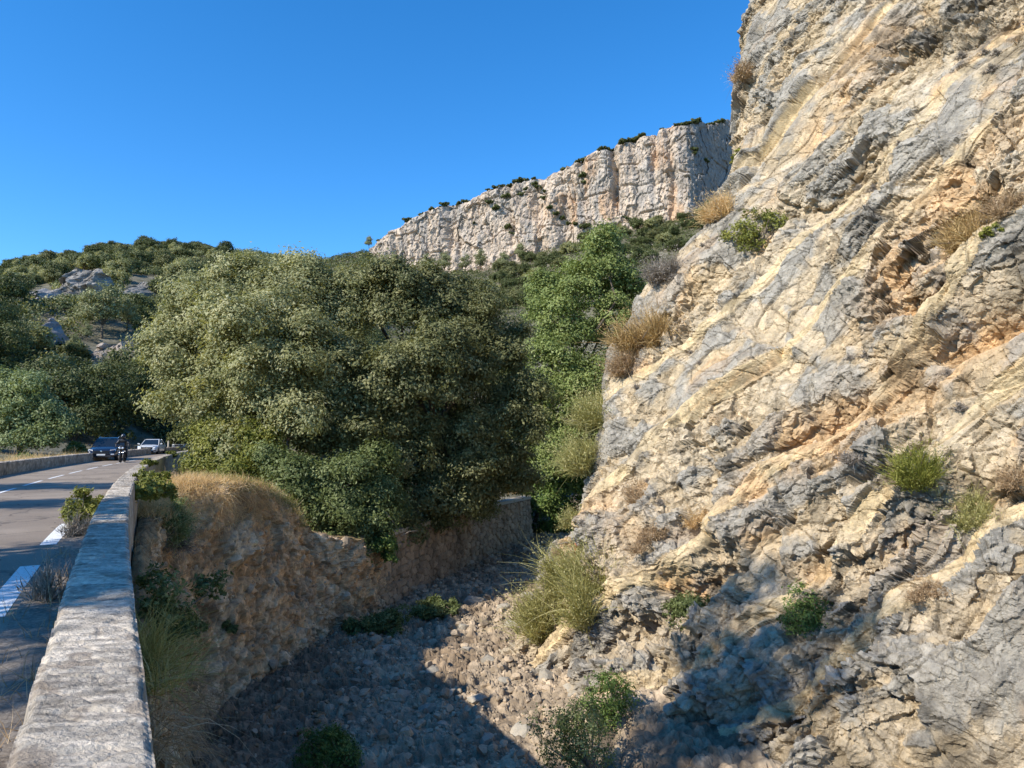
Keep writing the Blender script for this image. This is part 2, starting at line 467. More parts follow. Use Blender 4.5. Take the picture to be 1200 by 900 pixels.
# ------------------------------------------------------------------ parapets
def parapet(name, s_list, l0, l1, z0, z1, nlat, nz, amp, lab, seed, tone):
    """displaced stone wall: left face, top, right face as one sheet; top has chiselled ridges and joints"""
    left = [(l0 - .015 * (1 - t), z0 + (z1 - z0) * t, 0) for t in np.linspace(0, 1, nz)[:-1]]
    top = [(l0 + (l1 - l0) * t, z1, 1) for t in np.linspace(0, 1, nlat)]
    rig = [(l1 + .03 * t, z1 - t * (z1 - z0), 2) for t in np.linspace(0, 1, nz)[1:]]
    prof = np.array(left + top + rig)
    Sg, K = np.meshgrid(s_list, np.arange(len(prof)), indexing='ij')
    L = prof[K, 0]; Z = prof[K, 1]; side = prof[K, 2]
    t = (L - l0) / (l1 - l0)
    arc = np.where(side == 1, L, np.where(side == 0, l0 - (z1 - Z), l1 + (z1 - Z)))
    # chisel ridges run across the wall, slightly oblique
    a = Sg * 1.0 + arc * .35
    h = .75 * fbm(a * 16, arc * 5, 6, seed, .68) + .25 * vnoise(a * 3.0, arc * 1.7, seed + 3) + .35 * fbm(Sg * 60, arc * 45, 3, seed + 2)
    fh, e, r1, r2 = facets(a * 9, arc * 4.0, seed + 9, 1.4)
    h = h + .6 * fh - .5 * np.exp(-(e / .07) ** 2)
    joint = np.floor(Sg / 1.15 + .12 * vnoise(arc * 5, Sg * 0, seed + 4) + 100.0)
    jd = np.abs((Sg / 1.15 + .12 * vnoise(arc * 5, Sg * 0, seed + 4)) % 1 - .5)
    blk = _h(joint, joint * 0 + 3, seed)
    jg = np.exp(-((.5 - jd) / .012) ** 2)
    h = h - .7 * jg
    d = amp * h
    # rounded and chipped arrises
    edge = np.minimum(np.abs(arc - l0), np.abs(arc - l1))
    chip = np.exp(-(edge / .025) ** 2) * (.014 + .03 * np.maximum(0, fbm(Sg * 7, side, 3, seed + 7)))
    nl_ = np.where(side == 0, -1.0, np.where(side == 2, 1.0, 0)); nz_ = (side == 1) * 1.0
    step = .035 * (blk - .5)
    L2 = L + nl_ * (d - chip * .8 + step * .6) - (side == 1) * np.sign(t - .5) * chip * .7
    Z2 = Z + nz_ * (d - chip + step * .5) - (side != 1) * chip * .4 * (np.abs(Z - z1) < .02)
    V = road(Sg, L2, Z2).reshape(-1, 3)
    g1 = fbm(Sg * 2.2, arc * 2.2, 4, seed + 20); g2 = fbm(a * 20, arc * 6, 3, seed + 23)
    base = np.array(tone)[None, None] * (1 + .35 * g1[..., None] + .7 * g2[..., None] + .5 * vnoise(Sg * 70, arc * 45, seed + 33)[..., None])
    dark = sstep(.17, .33, fbm(a * 3.5, arc * 5, 3, seed + 30))[..., None]
    base = base * (1 - .45 * dark) + np.array([.17, .12, .08]) * .45 * dark
    o = mesh(name, V, gridf(len(s_list), len(prof))[:, ::-1], M['masonry'], vattr={'tone': np.clip(base, .02, .9).reshape(-1, 3)})
    tag(o, lab, 'parapet wall')
    return o


s_r = np.concatenate([np.arange(-1.5, 6, .011), np.arange(6, 16, .025), np.arange(16, 75, .12)])
parapet('stone_parapet', s_r, -.25, .15, -7.0, .70, 46, 40, .0115, 'pale rough stone parapet running away from the camera along the right road edge', 3, (.40, .35, .285))
parapet('stone_parapet', np.arange(10, 135, .12), -6.55, -6.12, -.3, .55, 10, 10, .02, 'low stone wall with dry verge along the left road edge', 8, (.40, .34, .27))

# ------------------------------------------------------------------ right cliff
A0 = np.array([0, 26, -6.0]); NN = np.array([-.7995, -.4297, .4197]); AL = np.array([.47344, -.88082, 0]); UP = np.array([.3697, .1987, .90765])


def cliff_uv(px, py):
    r = W(px, py, 1.0) - CAM; t = ((A0 - CAM) @ NN) / (r @ NN); P = CAM + r * t
    return (P - A0) @ AL, (P - A0) @ UP


def uedge(v): return interp(v, [(-4, .4), (0, .9), (3, 1.8), (5, 1.9), (9, 1.35), (12, .8), (15, 1.2), (17, 2.5), (19.5, 4.0), (21, 3.7), (24, 2.4), (28, 1.2), (32, .3), (40, -.3)])


BEDS = []
_q = -22.0; _r = np.random.default_rng(5)
while _q < 32:
    w = float(_r.choice([.45, .9, 1.4, 2.0, 2.8, 3.4])); BEDS.append((_q, w, _r.uniform(-.32, .32), int(_r.integers(0, 3)), _r.uniform(-.2, .45))); _q += w
# beds the photograph shows clearly (q from, to, offset, kind, tilt)
FIX = [(-.95, -.4, .42, 3, .1), (-2.0, -.95, -.5, 1, .6), (-.4, 1.1, -.3, 2, .2), (-6.7, -6.1, .3, 3, .1), (-7.9, -6.7, -.3, 1, .5), (11.9, 12.4, -.4, 3, 0), (12.4, 15.5, .4, 2, .25), (9.4, 11.9, -.05, 0, .3),
       (-4.1, -3.6, .25, 3, .1), (3.3, 3.8, .2, 3, .1), (6.2, 6.6, .15, 3, .1)]


QG = np.arange(-22, 32, .01); BG = np.zeros(len(QG)); BK = np.zeros(len(QG), int)     # relief and kind of rock across the beds
for a_, w_, o_, k_, t_ in BEDS + [(x[0], x[1] - x[0], x[2], x[3], x[4]) for x in FIX]:
    ms = (QG >= a_) & (QG < a_ + w_); BG[ms] = o_ + t_ * ((QG[ms] - a_) / w_ - .5) * min(w_, 1.4); BK[ms] = k_
BG = np.convolve(np.convolve(BG, np.ones(15) / 15, 'same'), np.ones(11) / 11, 'same')


def cliff_disp(u, v):
    wu = u + .6 * fbm(u * .45, v * .45, 2, 1) + .05 * vnoise(u * 1.6, v * 1.6, 2); wv = v + .6 * fbm(u * .45 + 40, v * .45, 2, 3) + .05 * vnoise(u * 1.6 + 9, v * 1.6, 4)
    q = (wv - .85 * wu - .03 * np.maximum(0, wu - 6) ** 2) / 1.4; p = .75 * wu + .66 * wv
    gi = (np.clip(q, -21.9, 31.9) + 22) * 100
    ii = np.clip(gi.astype(int), 0, len(BG) - 1); bed = np.interp(gi, np.arange(len(BG)), BG); kind = BK[ii]
    fade = .45 + .9 * np.clip(vnoise(p * .16, q * .9, 77) + .5, 0, 1)      # beds come and go along their length
    rough = np.where(kind == 0, 1.0, np.where(kind == 1, 1.25, np.where(kind == 2, 1.1, .28)))
    rough = np.clip(rough * .72 + 1.5 * vnoise(p * .28, q * .4, 78), .1, 1.6)
    D = .9 * fbm(u * .13, v * .13, 3, 50) + .5 * bed * fade
    h1, e1, r1, r1b = facets(p * .30 + .2 * vnoise(p, q, 5), q * .52, 101, 1.5, .2)
    h2, e2, r2, r2b = facets(p * .95, q * 1.35, 102, 1.5, .4)
    la = 1 + .75 * sstep(8, 3, v - .15 * u)                          # the foot of the face is broken into bigger blocks
    D = D + la * (.50 * h1 * (.6 + .4 * rough) + .26 * h2 * (.35 + .65 * rough))
    cr = np.exp(-(e2 / .045) ** 2) * (r2b > .35) * .10 + np.exp(-(e1 / .03) ** 2) * (r1b > .3) * .16
    D = D - cr * (.4 + .6 * np.clip(rough, 0, 1)) 
    # overhang with orange hollow beneath (right edge), recess above the long slab, pitted top right
    def hollow(cu, cv, ru, rv, dep, ang=0):
        ca, sa = math.cos(ang), math.sin(ang)
        du = (u - cu) * ca + (v - cv) * sa; dv = -(u - cu) * sa + (v - cv) * ca
        k = np.clip(1 - (du / ru) ** 2, 0, 1)
        edge = rv * (1 + .5 * vnoise(du * 1.3, dv * 0, 70))
        return -dep * np.sqrt(k) * sstep(-rv * 2.4, 0, dv) * (1 - sstep(edge - .3, edge + .25, dv))
    hol = hollow(14.2, 11.25, 2.0, .35, .85, .25) + hollow(9.9, 8.9, 1.5, .45, .7, .6) + hollow(6.3, 5.5, .9, .35, .6, .75) + hollow(6.9, 3.9, 1.1, .4, .8, .3) + hollow(11.0, 4.9, .8, .3, .5, .4) + hollow(12.1, 12.2, 1.2, .25, .6, .1)
    D = D + hol
    pit = sstep(.2, .8, 1 - np.hypot((u - 11.2) / 4.2, (v - 22.5) / 2.6))
    D = D + pit * .6 * (np.abs(fbm(u * 1.6, v * 1.6, 4, 66)) * -2 + .25)
    bulge = np.exp(-((u - 14.2) / 2.6) ** 2 - ((v - 12.6) / 1.1) ** 2)
    D = D + .35 * bulge
    return D, dict(p=p, q=q, kind=kind, rough=rough, hol=hol, pit=pit, e2=e2, r2b=r2b, r2=r2, h1=h1, h2=h2)


def cliff_detail(u, v, D, k):
    """fine broken relief (along the true normal) and rock colour, worked out in the solid (p, q, depth)"""
    p, q, kind, rough, hol, pit, e2, r2b, r2, h1, h2 = (k[n] for n in ('p', 'q', 'kind', 'rough', 'hol', 'pit', 'e2', 'r2b', 'r2', 'h1', 'h2'))
    h3, e3, r3 = facets3(p * 2.0 + .3 * q, q * 2.5, D * 2.4, 103, 1.9, .07)
    h4, e4, r4 = facets3(u * 4.6, v * 5.4, D * 5, 104, 1.9, .08)
    h5, e5, r5 = facets3(u * 10.5 + v * 3, v * 11, D * 10, 105, 1.6)
    d = rough * (.085 * h3 + .05 * h4 + .024 * h5) + .028 * fbm3(u * 3, v * 3, D * 3, 3, 62) * (.4 + .6 * rough) + .012 * vnoise3(u * 22, v * 22, D * 22, 63)
    jn = q * 1.05 + .22 * fbm3(p * .5, q * .5, D * .5, 3, 111); jl = np.abs(jn % 1 - .5)
    jk = np.exp(-(jl / .018) ** 2) * sstep(-.05, .15, vnoise(p * .35 + 7.3 * np.floor(jn), np.floor(jn) * 3.7, 112))
    cn = p * .55 + .5 * q + .3 * fbm3(p * .4, q * .4, D * .4, 3, 113); cl = np.abs(cn % 1 - .5)
    jk = np.maximum(jk, .8 * np.exp(-(cl / .012) ** 2) * sstep(0, .15, vnoise(q * .8 + 5.1 * np.floor(cn), np.floor(cn) * 2.9, 114)))
    d = d - .07 * jk
    d = d - np.exp(-(e3 / .05) ** 2) * (r3 > .55) * .06 * (.3 + .7 * rough) - np.exp(-(e4 / .06) ** 2) * (r4 > .6) * .022
    # colours: grey weathered faces, cream fresh rock, orange stains in the recesses
    grey = np.array([.30, .28, .24]); cream = np.array([.475, .37, .23]); sand = np.array([.575, .45, .26]); orange = np.array([.56, .34, .155]); pale = np.array([.50, .425, .315])
    gm = sstep(.0, .30, .9 * (r2 - .5) * .35 + .65 * fbm3(p * .5, q * .8, D * .9, 4, 80) + .3 * (h2 + h1) + .22 * (r3 - .5) + .16 * fbm3(u * 4, v * 4, D * 4, 3, 81) + np.where(kind == 0, .16, np.where(kind == 3, -.45, np.where(kind == 1, .05, -.03))))
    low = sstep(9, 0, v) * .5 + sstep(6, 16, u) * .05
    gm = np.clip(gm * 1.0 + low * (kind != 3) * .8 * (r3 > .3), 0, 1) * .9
    c = cream + (pale - cream) * np.clip(.5 + fbm3(u * .7, v * .7, D * .7, 4, 82), 0, 1)[..., None] * .7
    c = c + (sand - c) * ((kind == 3) * .85 * np.clip(.7 + fbm(p * .8, q * 2, 3, 86), 0, 1))[..., None]
    c = c + (grey - c) * gm[..., None]
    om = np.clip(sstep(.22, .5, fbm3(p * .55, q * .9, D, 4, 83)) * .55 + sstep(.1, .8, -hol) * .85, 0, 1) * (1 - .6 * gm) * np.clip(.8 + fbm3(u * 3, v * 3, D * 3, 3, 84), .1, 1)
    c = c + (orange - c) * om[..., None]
    ob = 0
    for px_, py_, rr_ in ((960, 500, 1.3), (1010, 445, 1.0), (905, 560, .9), (1150, 400, 1.0), (1030, 45, 1.0), (930, 200, .8), (730, 620, .7), (1080, 640, .6), (800, 330, .9), (1120, 230, 1.2), (980, 120, 1.3), (1050, 330, 1.0), (700, 600, .6)):
        a_, b_ = cliff_uv(px_, py_); ob = ob + np.exp(-(((p - .75 * a_ - .66 * b_) / 1.6) ** 2 + ((v - b_ - .85 * (u - a_)) / 1.1) ** 2) / rr_ ** 2)
    warm = np.array([.56, .375, .20]); om = np.clip(ob * (.55 + 1.5 * fbm3(u * .9, v * .9, D * .9, 4, 88)), 0, .85) * (1 - .5 * gm)
    c = c + (warm - c) * om[..., None]
    c = c * (1 + .30 * (r3 - .5) + .26 * (r4 - .5) + .2 * (r5 - .5))[..., None] * (1 - .3 * np.exp(-(e3 / .05) ** 2) * (r3 > .55))[..., None] * (1 - .35 * np.exp(-(e2 / .04) ** 2) * (r2b > .35))[..., None]
    c = c * (1 - .5 * jk)[..., None]
    blk = sstep(.3, .55, fbm(u * 1.1, v * .8, 4, 85) + .25 * pit)
    c = c * (1 - .42 * blk)[..., None]
    return d, c


def cliff_point(u, v, D):
    ue = uedge(v)
    w = np.minimum(0, u - ue)
    back = np.where(w > -3, w * w / 4.5, 2 + (-3 - w) * 1.33)
    flare = np.clip(4 - v, 0, 5) ** 2 * .045
    fl = NN * np.array([1, 1, 0]); fl = fl / np.linalg.norm(fl)
    return A0 + u[..., None] * AL + v[..., None] * UP + NN * (D - back)[..., None] + fl * flare[..., None]


uu = [-6.0]
while uu[-1] < 21: uu.append(uu[-1] + max(.0185, .044 - .0014 * max(0, uu[-1])))
uu = np.array(uu); NV = 1150
tt = np.linspace(0, 1, NV)
U = np.repeat(uu[:, None], NV, 1)
VT = interp(uu, [(-6, 38), (0, 37), (4, 33), (13, 26), (21, 21)])
Vv = -3.2 + tt[None, :] * (VT[:, None] + 3.2)
capd = lambda D, V_: np.where(V_ > VT[:, None] - 1.2, D - (V_ - VT[:, None] + 1.2) ** 2 * 1.2, D)
Dd, kk_ = cliff_disp(U, Vv)
P0 = cliff_point(U, Vv, capd(Dd, Vv))
ds = np.linalg.norm(np.diff(P0, axis=1), axis=2); ds = .35 * ds.mean(1, keepdims=True) + ds      # share rows out by true length so steep faces are as fine as flat ones
ds = smooth(smooth(ds, 22, 0), 22, 0)
cs = np.concatenate([np.zeros((len(uu), 1)), np.cumsum(ds, 1)], 1)
Vv = np.stack([np.interp(np.linspace(0, cs[k, -1], NV), cs[k], Vv[k]) for k in range(len(uu))])
Dd, kk_ = cliff_disp(U, Vv)
Pc = cliff_point(U, Vv, capd(Dd, Vv))
nn_ = smooth(smooth(grid_normals(Pc, 3), 3, 0), 3, 1); nn_ /= np.linalg.norm(nn_, axis=-1, keepdims=True); nn_ *= np.sign((nn_ @ NN).mean())
dd_, Cc = cliff_detail(U, Vv, Dd, kk_)
Pc = Pc + nn_ * dd_[..., None]
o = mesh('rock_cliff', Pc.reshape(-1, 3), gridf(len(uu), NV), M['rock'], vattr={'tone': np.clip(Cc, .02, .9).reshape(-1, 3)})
tag(o, 'near limestone cliff of slanting beds filling the right of the view', 'cliff', kind='structure')


def on_cliff(px, py, lift=0.0):
    u, v = cliff_uv(px, py)
    D, _ = cliff_disp(np.array([u]), np.array([v]))
    return cliff_point(np.array([u]), np.array([v]), D)[0] + NN * lift


# mass of the mountain behind the cliff face (so that it is solid from elsewhere)
top = Pc[:, -1]; bk = top + np.array([14, 6, -3.0]); bk2 = top + np.array([40, 16, -34.0])
V = np.stack([top, bk, bk2], 1).reshape(-1, 3)
o = mesh('rock_cliff_back', V, gridf(len(uu), 3), M['soil']); o.name = 'mountainside'
tag(o, 'back slope of the near cliff', 'mountainside', kind='structure')

# ------------------------------------------------------------------ leaves, strands, trees
def unit(a): return a / (np.linalg.norm(a, axis=-1, keepdims=True) + 1e-9)


def leaf_quads(P, nrm, size, aspect=.55, r=rng):
    n = len(P); nrm = unit(nrm)
    t = unit(np.cross(nrm, r.normal(size=(n, 3)))); b = np.cross(nrm, t)
    L = (size * r.uniform(.5, 1.55, n))[:, None] * .5; w = L * aspect
    k = nrm * L * .22
    V = np.stack([P - t * L, P + b * w - k, P + t * L, P - b * w - k], 1).reshape(-1, 3)
    return V, np.arange(4 * n).reshape(n, 4)


def crown(lobes, nclump, nleaf, leaf, clump, r, inner=.22, aspect=.55, zlow=-.55, up=.35, over=.66, tv=.16, sub=0, jit=.6):
    C = np.array([l[0] for l in lobes], float)
    Rr = np.array([np.broadcast_to(np.asarray(l[1], float), (3,)) for l in lobes])
    if sub:
        C1, R1 = [], []
        for c_, q_ in zip(C, Rr):
            for k in range(sub):
                d = unit(r.normal(size=3))
                if d[2] < -.5: d[2] *= -1
                C1.append(c_ + q_ * d * r.uniform(.7, .98)); R1.append(q_ * r.uniform(.25, .42) * np.array([1.1, 1.1, .8]))
        C = np.concatenate([C, C1]); Rr = np.concatenate([Rr * .74, R1])
    w = np.prod(Rr, 1) ** (2 / 3.); w /= w.sum()
    P = []; O = []
    while len(P) < nclump:
        k = r.choice(len(C), p=w); d = unit(r.normal(size=3))
        if d[2] < zlow: continue
        inn = r.random() < inner
        p = C[k] + Rr[k] * d * (r.uniform(.3, .8) if inn else r.uniform(.82, 1.06))
        q = np.sqrt((((p - C) / Rr) ** 2).sum(1)); q[k] = 9
        if not inn and q.min() < over: continue
        P.append(p); O.append(d)
    P = np.array(P); O = np.array(O); n = len(P)
    cs = clump * r.uniform(.55, 1.35, n); cnt = np.maximum(4, (nleaf * (cs / clump) ** 1.6 * r.uniform(.6, 1.3, n))).astype(int)
    idx = np.repeat(np.arange(n), cnt); m = len(idx)
    g = r.normal(size=(m, 3)) * np.array([.52, .52, .4]); g = g + O[idx] * .15
    V, Fc = leaf_quads(P[idx] + g * cs[idx][:, None], O[idx] * .75 + unit(g) * .45 + np.array([0, 0, up]) + r.normal(size=(m, 3)) * jit, np.full(m, leaf), aspect, r)
    tint = np.clip(.5 + r.normal(size=n)[idx] * tv + r.normal(size=m) * .12, 0, 1)
    return V, Fc, tint, P


def strands(P, d, L, w, r, nseg=3, droop=.25, curl=.15):
    """thin curved ribbons (stems, grass blades)"""
    n = len(P); d = unit(d); L = np.broadcast_to(L, (n,)); w = np.broadcast_to(w, (n,))
    side = unit(np.cross(d, r.normal(size=(n, 3)))); bend = r.normal(size=(n, 3)) * curl + np.array([0, 0, -droop])
    rows = []
    for k in range(nseg + 1):
        t = k / nseg
        c = P + d * (L * t)[:, None] + bend * (L * t * t)[:, None]
        ww = (w * (1 - .85 * t))[:, None] * .5
        rows.append(np.stack([c - side * ww, c + side * ww], 1))
    V = np.stack(rows, 1).reshape(-1, 3)                            # n,(nseg+1),2
    b = (np.arange(n) * (nseg + 1) * 2)[:, None] + (np.arange(nseg) * 2)[None]
    b = b.ravel(); Fc = np.stack([b, b + 1, b + 3, b + 2], 1)
    return V, Fc, np.repeat(np.clip(.5 + r.normal(size=n) * .22, 0, 1), nseg)


def join(parts):
    V = []; Fc = []; T = []; n = 0
    for v, f, t in parts:
        V.append(v); Fc.append(f + n); T.append(t); n += len(v)
    return np.concatenate(V), np.concatenate(Fc), np.concatenate(T)


def limbs(base, targets, r0, r, forks=True, nside=7, wob=.06):
    """trunk that divides into limbs reaching the given points (coordinates relative to the thing)"""
    b = MB(); T = np.asarray(targets, float); base = np.asarray(base, float)
    ctr = T.mean(0); fork = base + (ctr - base) * .38; fork[:2] = base[:2] + (ctr[:2] - base[:2]) * .3
    h = np.linalg.norm(fork - base)
    P = [base + np.array([0, 0, -.3]), base + (fork - base) * .33 + r.normal(size=3) * wob * h * .3, base + (fork - base) * .7 + r.normal(size=3) * wob * h * .3, fork]
    b.tube(P, [r0 * 1.25, r0, r0 * .85, r0 * .72], nside)
    for t in T:
        L = np.linalg.norm(t - fork); m1 = fork + (t - fork) * .35 + r.normal(size=3) * wob * L + np.array([0, 0, .07 * L]); m2 = fork + (t - fork) * .7 + r.normal(size=3) * wob * L + np.array([0, 0, .05 * L])
        k = r0 * r.uniform(.35, .55)
        b.tube([fork - (t - fork) * .02, m1, m2, t], [k, k * .75, k * .5, k * .15], 6)
        if forks:
            for j in range(2):
                e = m1 + (t - m1) * r.uniform(.3, .6) + unit(r.normal(size=3)) * min(L * .16, 1.1)
                b.tube([m1, m1 + (e - m1) * .5 + r.normal(size=3) * wob * L, e], [k * .5, k * .35, k * .1], 5)
    return b


def tree(name, label, cat, base, lobes, mat, nclump, nleaf, leaf, clump, seed, r0=.25, group=None, **kw):
    r = np.random.default_rng(seed); base = np.asarray(base, float)
    t = thing(name, label, cat, base, 0, group)
    L = [(np.asarray(c, float) - base, q) for c, q in lobes]
    V, Fc, tint, P = crown(L, nclump, nleaf, leaf, clump, r, **kw)
    mesh('crown', V, Fc, M[mat], t, fattr={'tint': tint})
    limbs((0, 0, 0), [c for c, q in L][:14], r0, r).build('trunk', M['bark'], t, True)
    return t


def pl(px, py, d, rp, sq=1.0, dep=1.0):
    """crown lobe seen at pixel (px, py), radius rp pixels, at forward distance d"""
    k = rp / F * d; return (W(px, py, d), (k, k * dep, k * sq))


def bush(name, label, cat, base, up, rad, kind, mat, seed, dens=1.0, group=None, tall=1.0, leaf=.07, second=None):
    r = np.random.default_rng(seed); up = unit(np.asarray(up, float)); t = thing(name, label, cat, base, 0, group)
    a = unit(np.cross(up, [.3, .9, .1])); c = np.cross(up, a)
    n = int(70 * dens)
    th = r.uniform(0, 2 * math.pi, n); rr = np.sqrt(r.random(n)) * .9
    d = a * (np.cos(th) * rr)[:, None] + c * (np.sin(th) * rr)[:, None] + up * (np.sqrt(1 - rr * rr) * tall + .1)[:, None]
    lf = r.uniform(.42, 1.18, n)[:, None] ** 1.0
    so = (a * r.normal(size=(5, 1)) * .34 + c * r.normal(size=(5, 1)) * .34)[r.integers(0, 5, n)] * rad; so[:4] = 0
    lf = lf * (1.1 - .35 * np.linalg.norm(so, axis=1, keepdims=True) / rad)
    st = MB()
    for k in range(min(n, 16)):
        e = d[k] * rad * .8 * lf[k] + so[k]; st.tube([-up * .12 * rad, e * .5 + r.normal(size=3) * rad * .06, e], [.022 * rad + .006, .014 * rad + .004, .004], 5)
    st.build('stems', M['twig'], t)
    if kind == 'leafy':
        lob = [(up * rad * .3 * tall, rad * np.array([.5, .5, .42]))] + [(d[k] * rad * r.uniform(.35, .8) * lf[k] + so[k], rad * r.uniform(.2, .42)) for k in range(11)]
        V, Fc, tint, P = crown(lob, int(90 * dens), 48, leaf, rad * .17, r, zlow=-.6, over=.6, tv=.2)
        mesh('foliage', V, Fc, M[mat], t, fattr={'tint': tint})
    else:
        parts = []
        for q in range(4):
            m = int(520 * dens)
            k = r.integers(0, n, m); f = r.uniform(.05, .75, m)[:, None]
            P = d[k] * lf[k] * rad * f * .8 + so[k] + r.normal(size=(m, 3)) * rad * .07
            parts.append(strands(P, d[k] * .8 + up * .35 + r.normal(size=(m, 3)) * .35, rad * lf[k][:, 0] * r.uniform(.2, .55, m), rad * .014 + .006, r, 3, .1, .25))
        m = int((1500 if kind == 'broom' else 900) * dens); k = r.integers(0, n, m)
        P = d[k] * lf[k] * rad * r.uniform(.35, 1.08, m)[:, None] + so[k] + r.normal(size=(m, 3)) * rad * .1
        v, f, tt_ = *leaf_quads(P, r.normal(size=(m, 3)) + up, np.full(m, leaf * .8), .4, r), np.clip(.5 + r.normal(size=m) * .25, 0, 1)
        parts.append((v, f, tt_))
        m = int(90 * dens); k = r.integers(0, n, m)                 # stray long stems that break the outline
        parts.append(strands(so[k] + d[k] * rad * .25, d[k] + r.normal(size=(m, 3)) * .3, rad * r.uniform(.6, 1.15, m), rad * .012 + .005, r, 4, .22, .3))
        V, Fc, tint = join(parts)
        mesh('foliage', V, Fc, M[mat], t, fattr={'tint': tint})
    return t


# ------------------------------------------------------------------ riverbed
def bedz(x, y):
    z = -6.05 + .16 * fbm(x * .35, y * .35, 4, 201) + .10 * fbm(x * 1.3, y * 1.3, 3, 202) + .035 * (x + 3) * sstep(-3, 4, x) + .7 * sstep(.5, 4.5, x) * sstep(34, 26, y)
    return z + 1.2 * sstep(62, 78, y)


def bed_disp(x, y):
    z = bedz(x, y)
    wx = x + .15 * fbm(x * 2, y * 2, 2, 210); wy = y + .15 * fbm(x * 2 + 8, y * 2, 2, 211)
    tone = np.ones(x.shape)
    for sc_, amp, sd in ((1.3, .12, 220), (2.9, .12, 221), (6.5, .055, 222)):
        F1, F2, r1, r2, r3, du, dv = cells(wx * sc_, wy * sc_ * .9, sd)
        dome = np.clip(1 - (F1 / .62) ** 2, 0, 1) ** .5 * np.clip((F2 - F1) / .12, 0, 1) ** .5
        on = r1 > .35
        z = z + amp * on * (dome * (.5 + r2) + .5 * ((r2 - .5) * du + (r3 - .5) * dv))
        tone = tone * np.where(on, .8 + .45 * r3, .85)
    z = z + .03 * fbm(x * 7, y * 7, 3, 230)
    return z, tone


ys = [6.5]
while ys[-1] < 84: ys.append(ys[-1] + max(.055, .0026 * ys[-1] if ys[-1] < 36 else .012 * (ys[-1] - 36) + .1))
ys = np.array(ys); xs = np.arange(-11, 9.5, .05)
Yg, Xg = np.meshgrid(ys, xs, indexing='ij')
Zg, tn = bed_disp(Xg, Yg)
col = np.array([.36, .285, .20]) * tn[..., None] * (1 + .3 * fbm(Xg * .8, Yg * .8, 3, 240))[..., None]
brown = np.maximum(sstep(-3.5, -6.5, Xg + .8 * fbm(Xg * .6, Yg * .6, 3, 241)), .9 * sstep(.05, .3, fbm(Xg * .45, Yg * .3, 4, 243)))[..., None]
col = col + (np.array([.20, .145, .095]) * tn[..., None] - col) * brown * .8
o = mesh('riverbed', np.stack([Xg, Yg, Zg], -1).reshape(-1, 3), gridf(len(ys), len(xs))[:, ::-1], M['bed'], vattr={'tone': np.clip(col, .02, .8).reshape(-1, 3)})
tag(o, 'dry stony riverbed at the bottom of the gorge', 'riverbed', kind='structure')


def icosphere():
    import bmesh
    bm = bmesh.new(); bmesh.ops.create_icosphere(bm, subdivisions=2, radius=1); bm.verts.ensure_lookup_table()
    V = np.array([v.co[:] for v in bm.verts]); Fc = np.array([[v.index for v in f.verts] for f in bm.faces]); bm.free(); return V, Fc


IV, IF = icosphere()


def rock_shape(r, cuts=9):
    V = IV.copy()
    for k in range(cuts):
        n = unit(r.normal(size=3)); d = r.uniform(.5, .85); e = V @ n - d
        V = V - np.clip(e, 0, None)[:, None] * n
    return V * r.uniform(.6, 1.2, 3) * np.array([1, 1, .75]) + r.normal(size=V.shape) * .02


r = np.random.default_rng(31)
shapes = [rock_shape(r) for k in range(14)]
Vs = []; Fs = []; Ts = []; n = 0; RK = []
for k in range(9500):
    u = r.random()
    y = 8 + 44 * r.random() ** 1.4
    x = r.uniform(-7.5, 3.8) + (y - 20) * .05
    if x > 1.2 + .06 * y: continue
    if fbm(np.array([x * .45]), np.array([y * .3]), 4, 243)[0] > .12 and r.random() < .75: continue
    sz = .048 * (1 - r.random() * .985) ** -.42
    if y > 34: sz *= 1.5
    sz = min(sz, .32)
    a = r.uniform(0, 6.28); c_, s_ = math.cos(a), math.sin(a); Q = shapes[k % 14] @ np.array([[c_, -s_, 0], [s_, c_, 0], [0, 0, 1]]).T
    RK.append((x, y, sz)); Vs.append(Q * sz + np.array([x, y, sz * .2])); Fs.append(IF + n); n += len(IV)
    bc = np.array([.39, .31, .22]) * r.uniform(.6, 1.25) * (np.array([.72, .6, .48]) if x < -5 and r.random() < .6 else 1)
    Ts.append(np.broadcast_to(bc, (len(IV), 3)))
RK = np.array(RK); RZ = bed_disp(RK[:, 0], RK[:, 1])[0]; Vs = np.array(Vs); Vs[:, :, 2] += RZ[:, None]
o = mesh('rubble', Vs.reshape(-1, 3), np.concatenate(Fs), M['bed'], vattr={'tone': np.clip(np.concatenate(Ts), .02, .8)})
tag(o, 'loose pale stones strewn over the dry riverbed', 'rubble', kind='stuff')
bl = []
for k, (px, py, sz) in enumerate([(600, 735, .5), (575, 775, .42), (548, 760, .4), (640, 735, .5), (505, 790, .4), (470, 815, .35), (560, 820, .4), (520, 855, .36), (590, 715, .55), (555, 705, .55), (620, 700, .6), (650, 705, .5), (430, 780, .35), (480, 860, .33), (610, 860, .4), (545, 735, .4), (590, 800, .36), (640, 800, .45), (525, 815, .33), (450, 760, .34), (570, 870, .33), (500, 830, .3)]):
    p = Wz(px, py, -5.9)
    if k < 4:
        b_ = mesh('boulder', rock_shape(r, 11), IF, M['bed'], vattr={'tone': np.broadcast_to(np.array([.40, .36, .29]) * r.uniform(.85, 1.1), (len(IV), 3))})
        tag(b_, 'pale angular boulder lying in the dry riverbed', 'boulder', 'boulders in the dry riverbed'); bl.append(b_)
    else:
        b_ = bl[k % 4].copy(); COL.objects.link(b_)
    b_.location = (float(p[0]), float(p[1]), float(bedz(np.array([p[0]]), np.array([p[1]]))[0]) + sz * .3); b_.scale = (sz, sz * r.uniform(.7, 1), sz * .8); b_.rotation_euler = (r.uniform(-.3, .3), r.uniform(-.3, .3), r.uniform(0, 6))

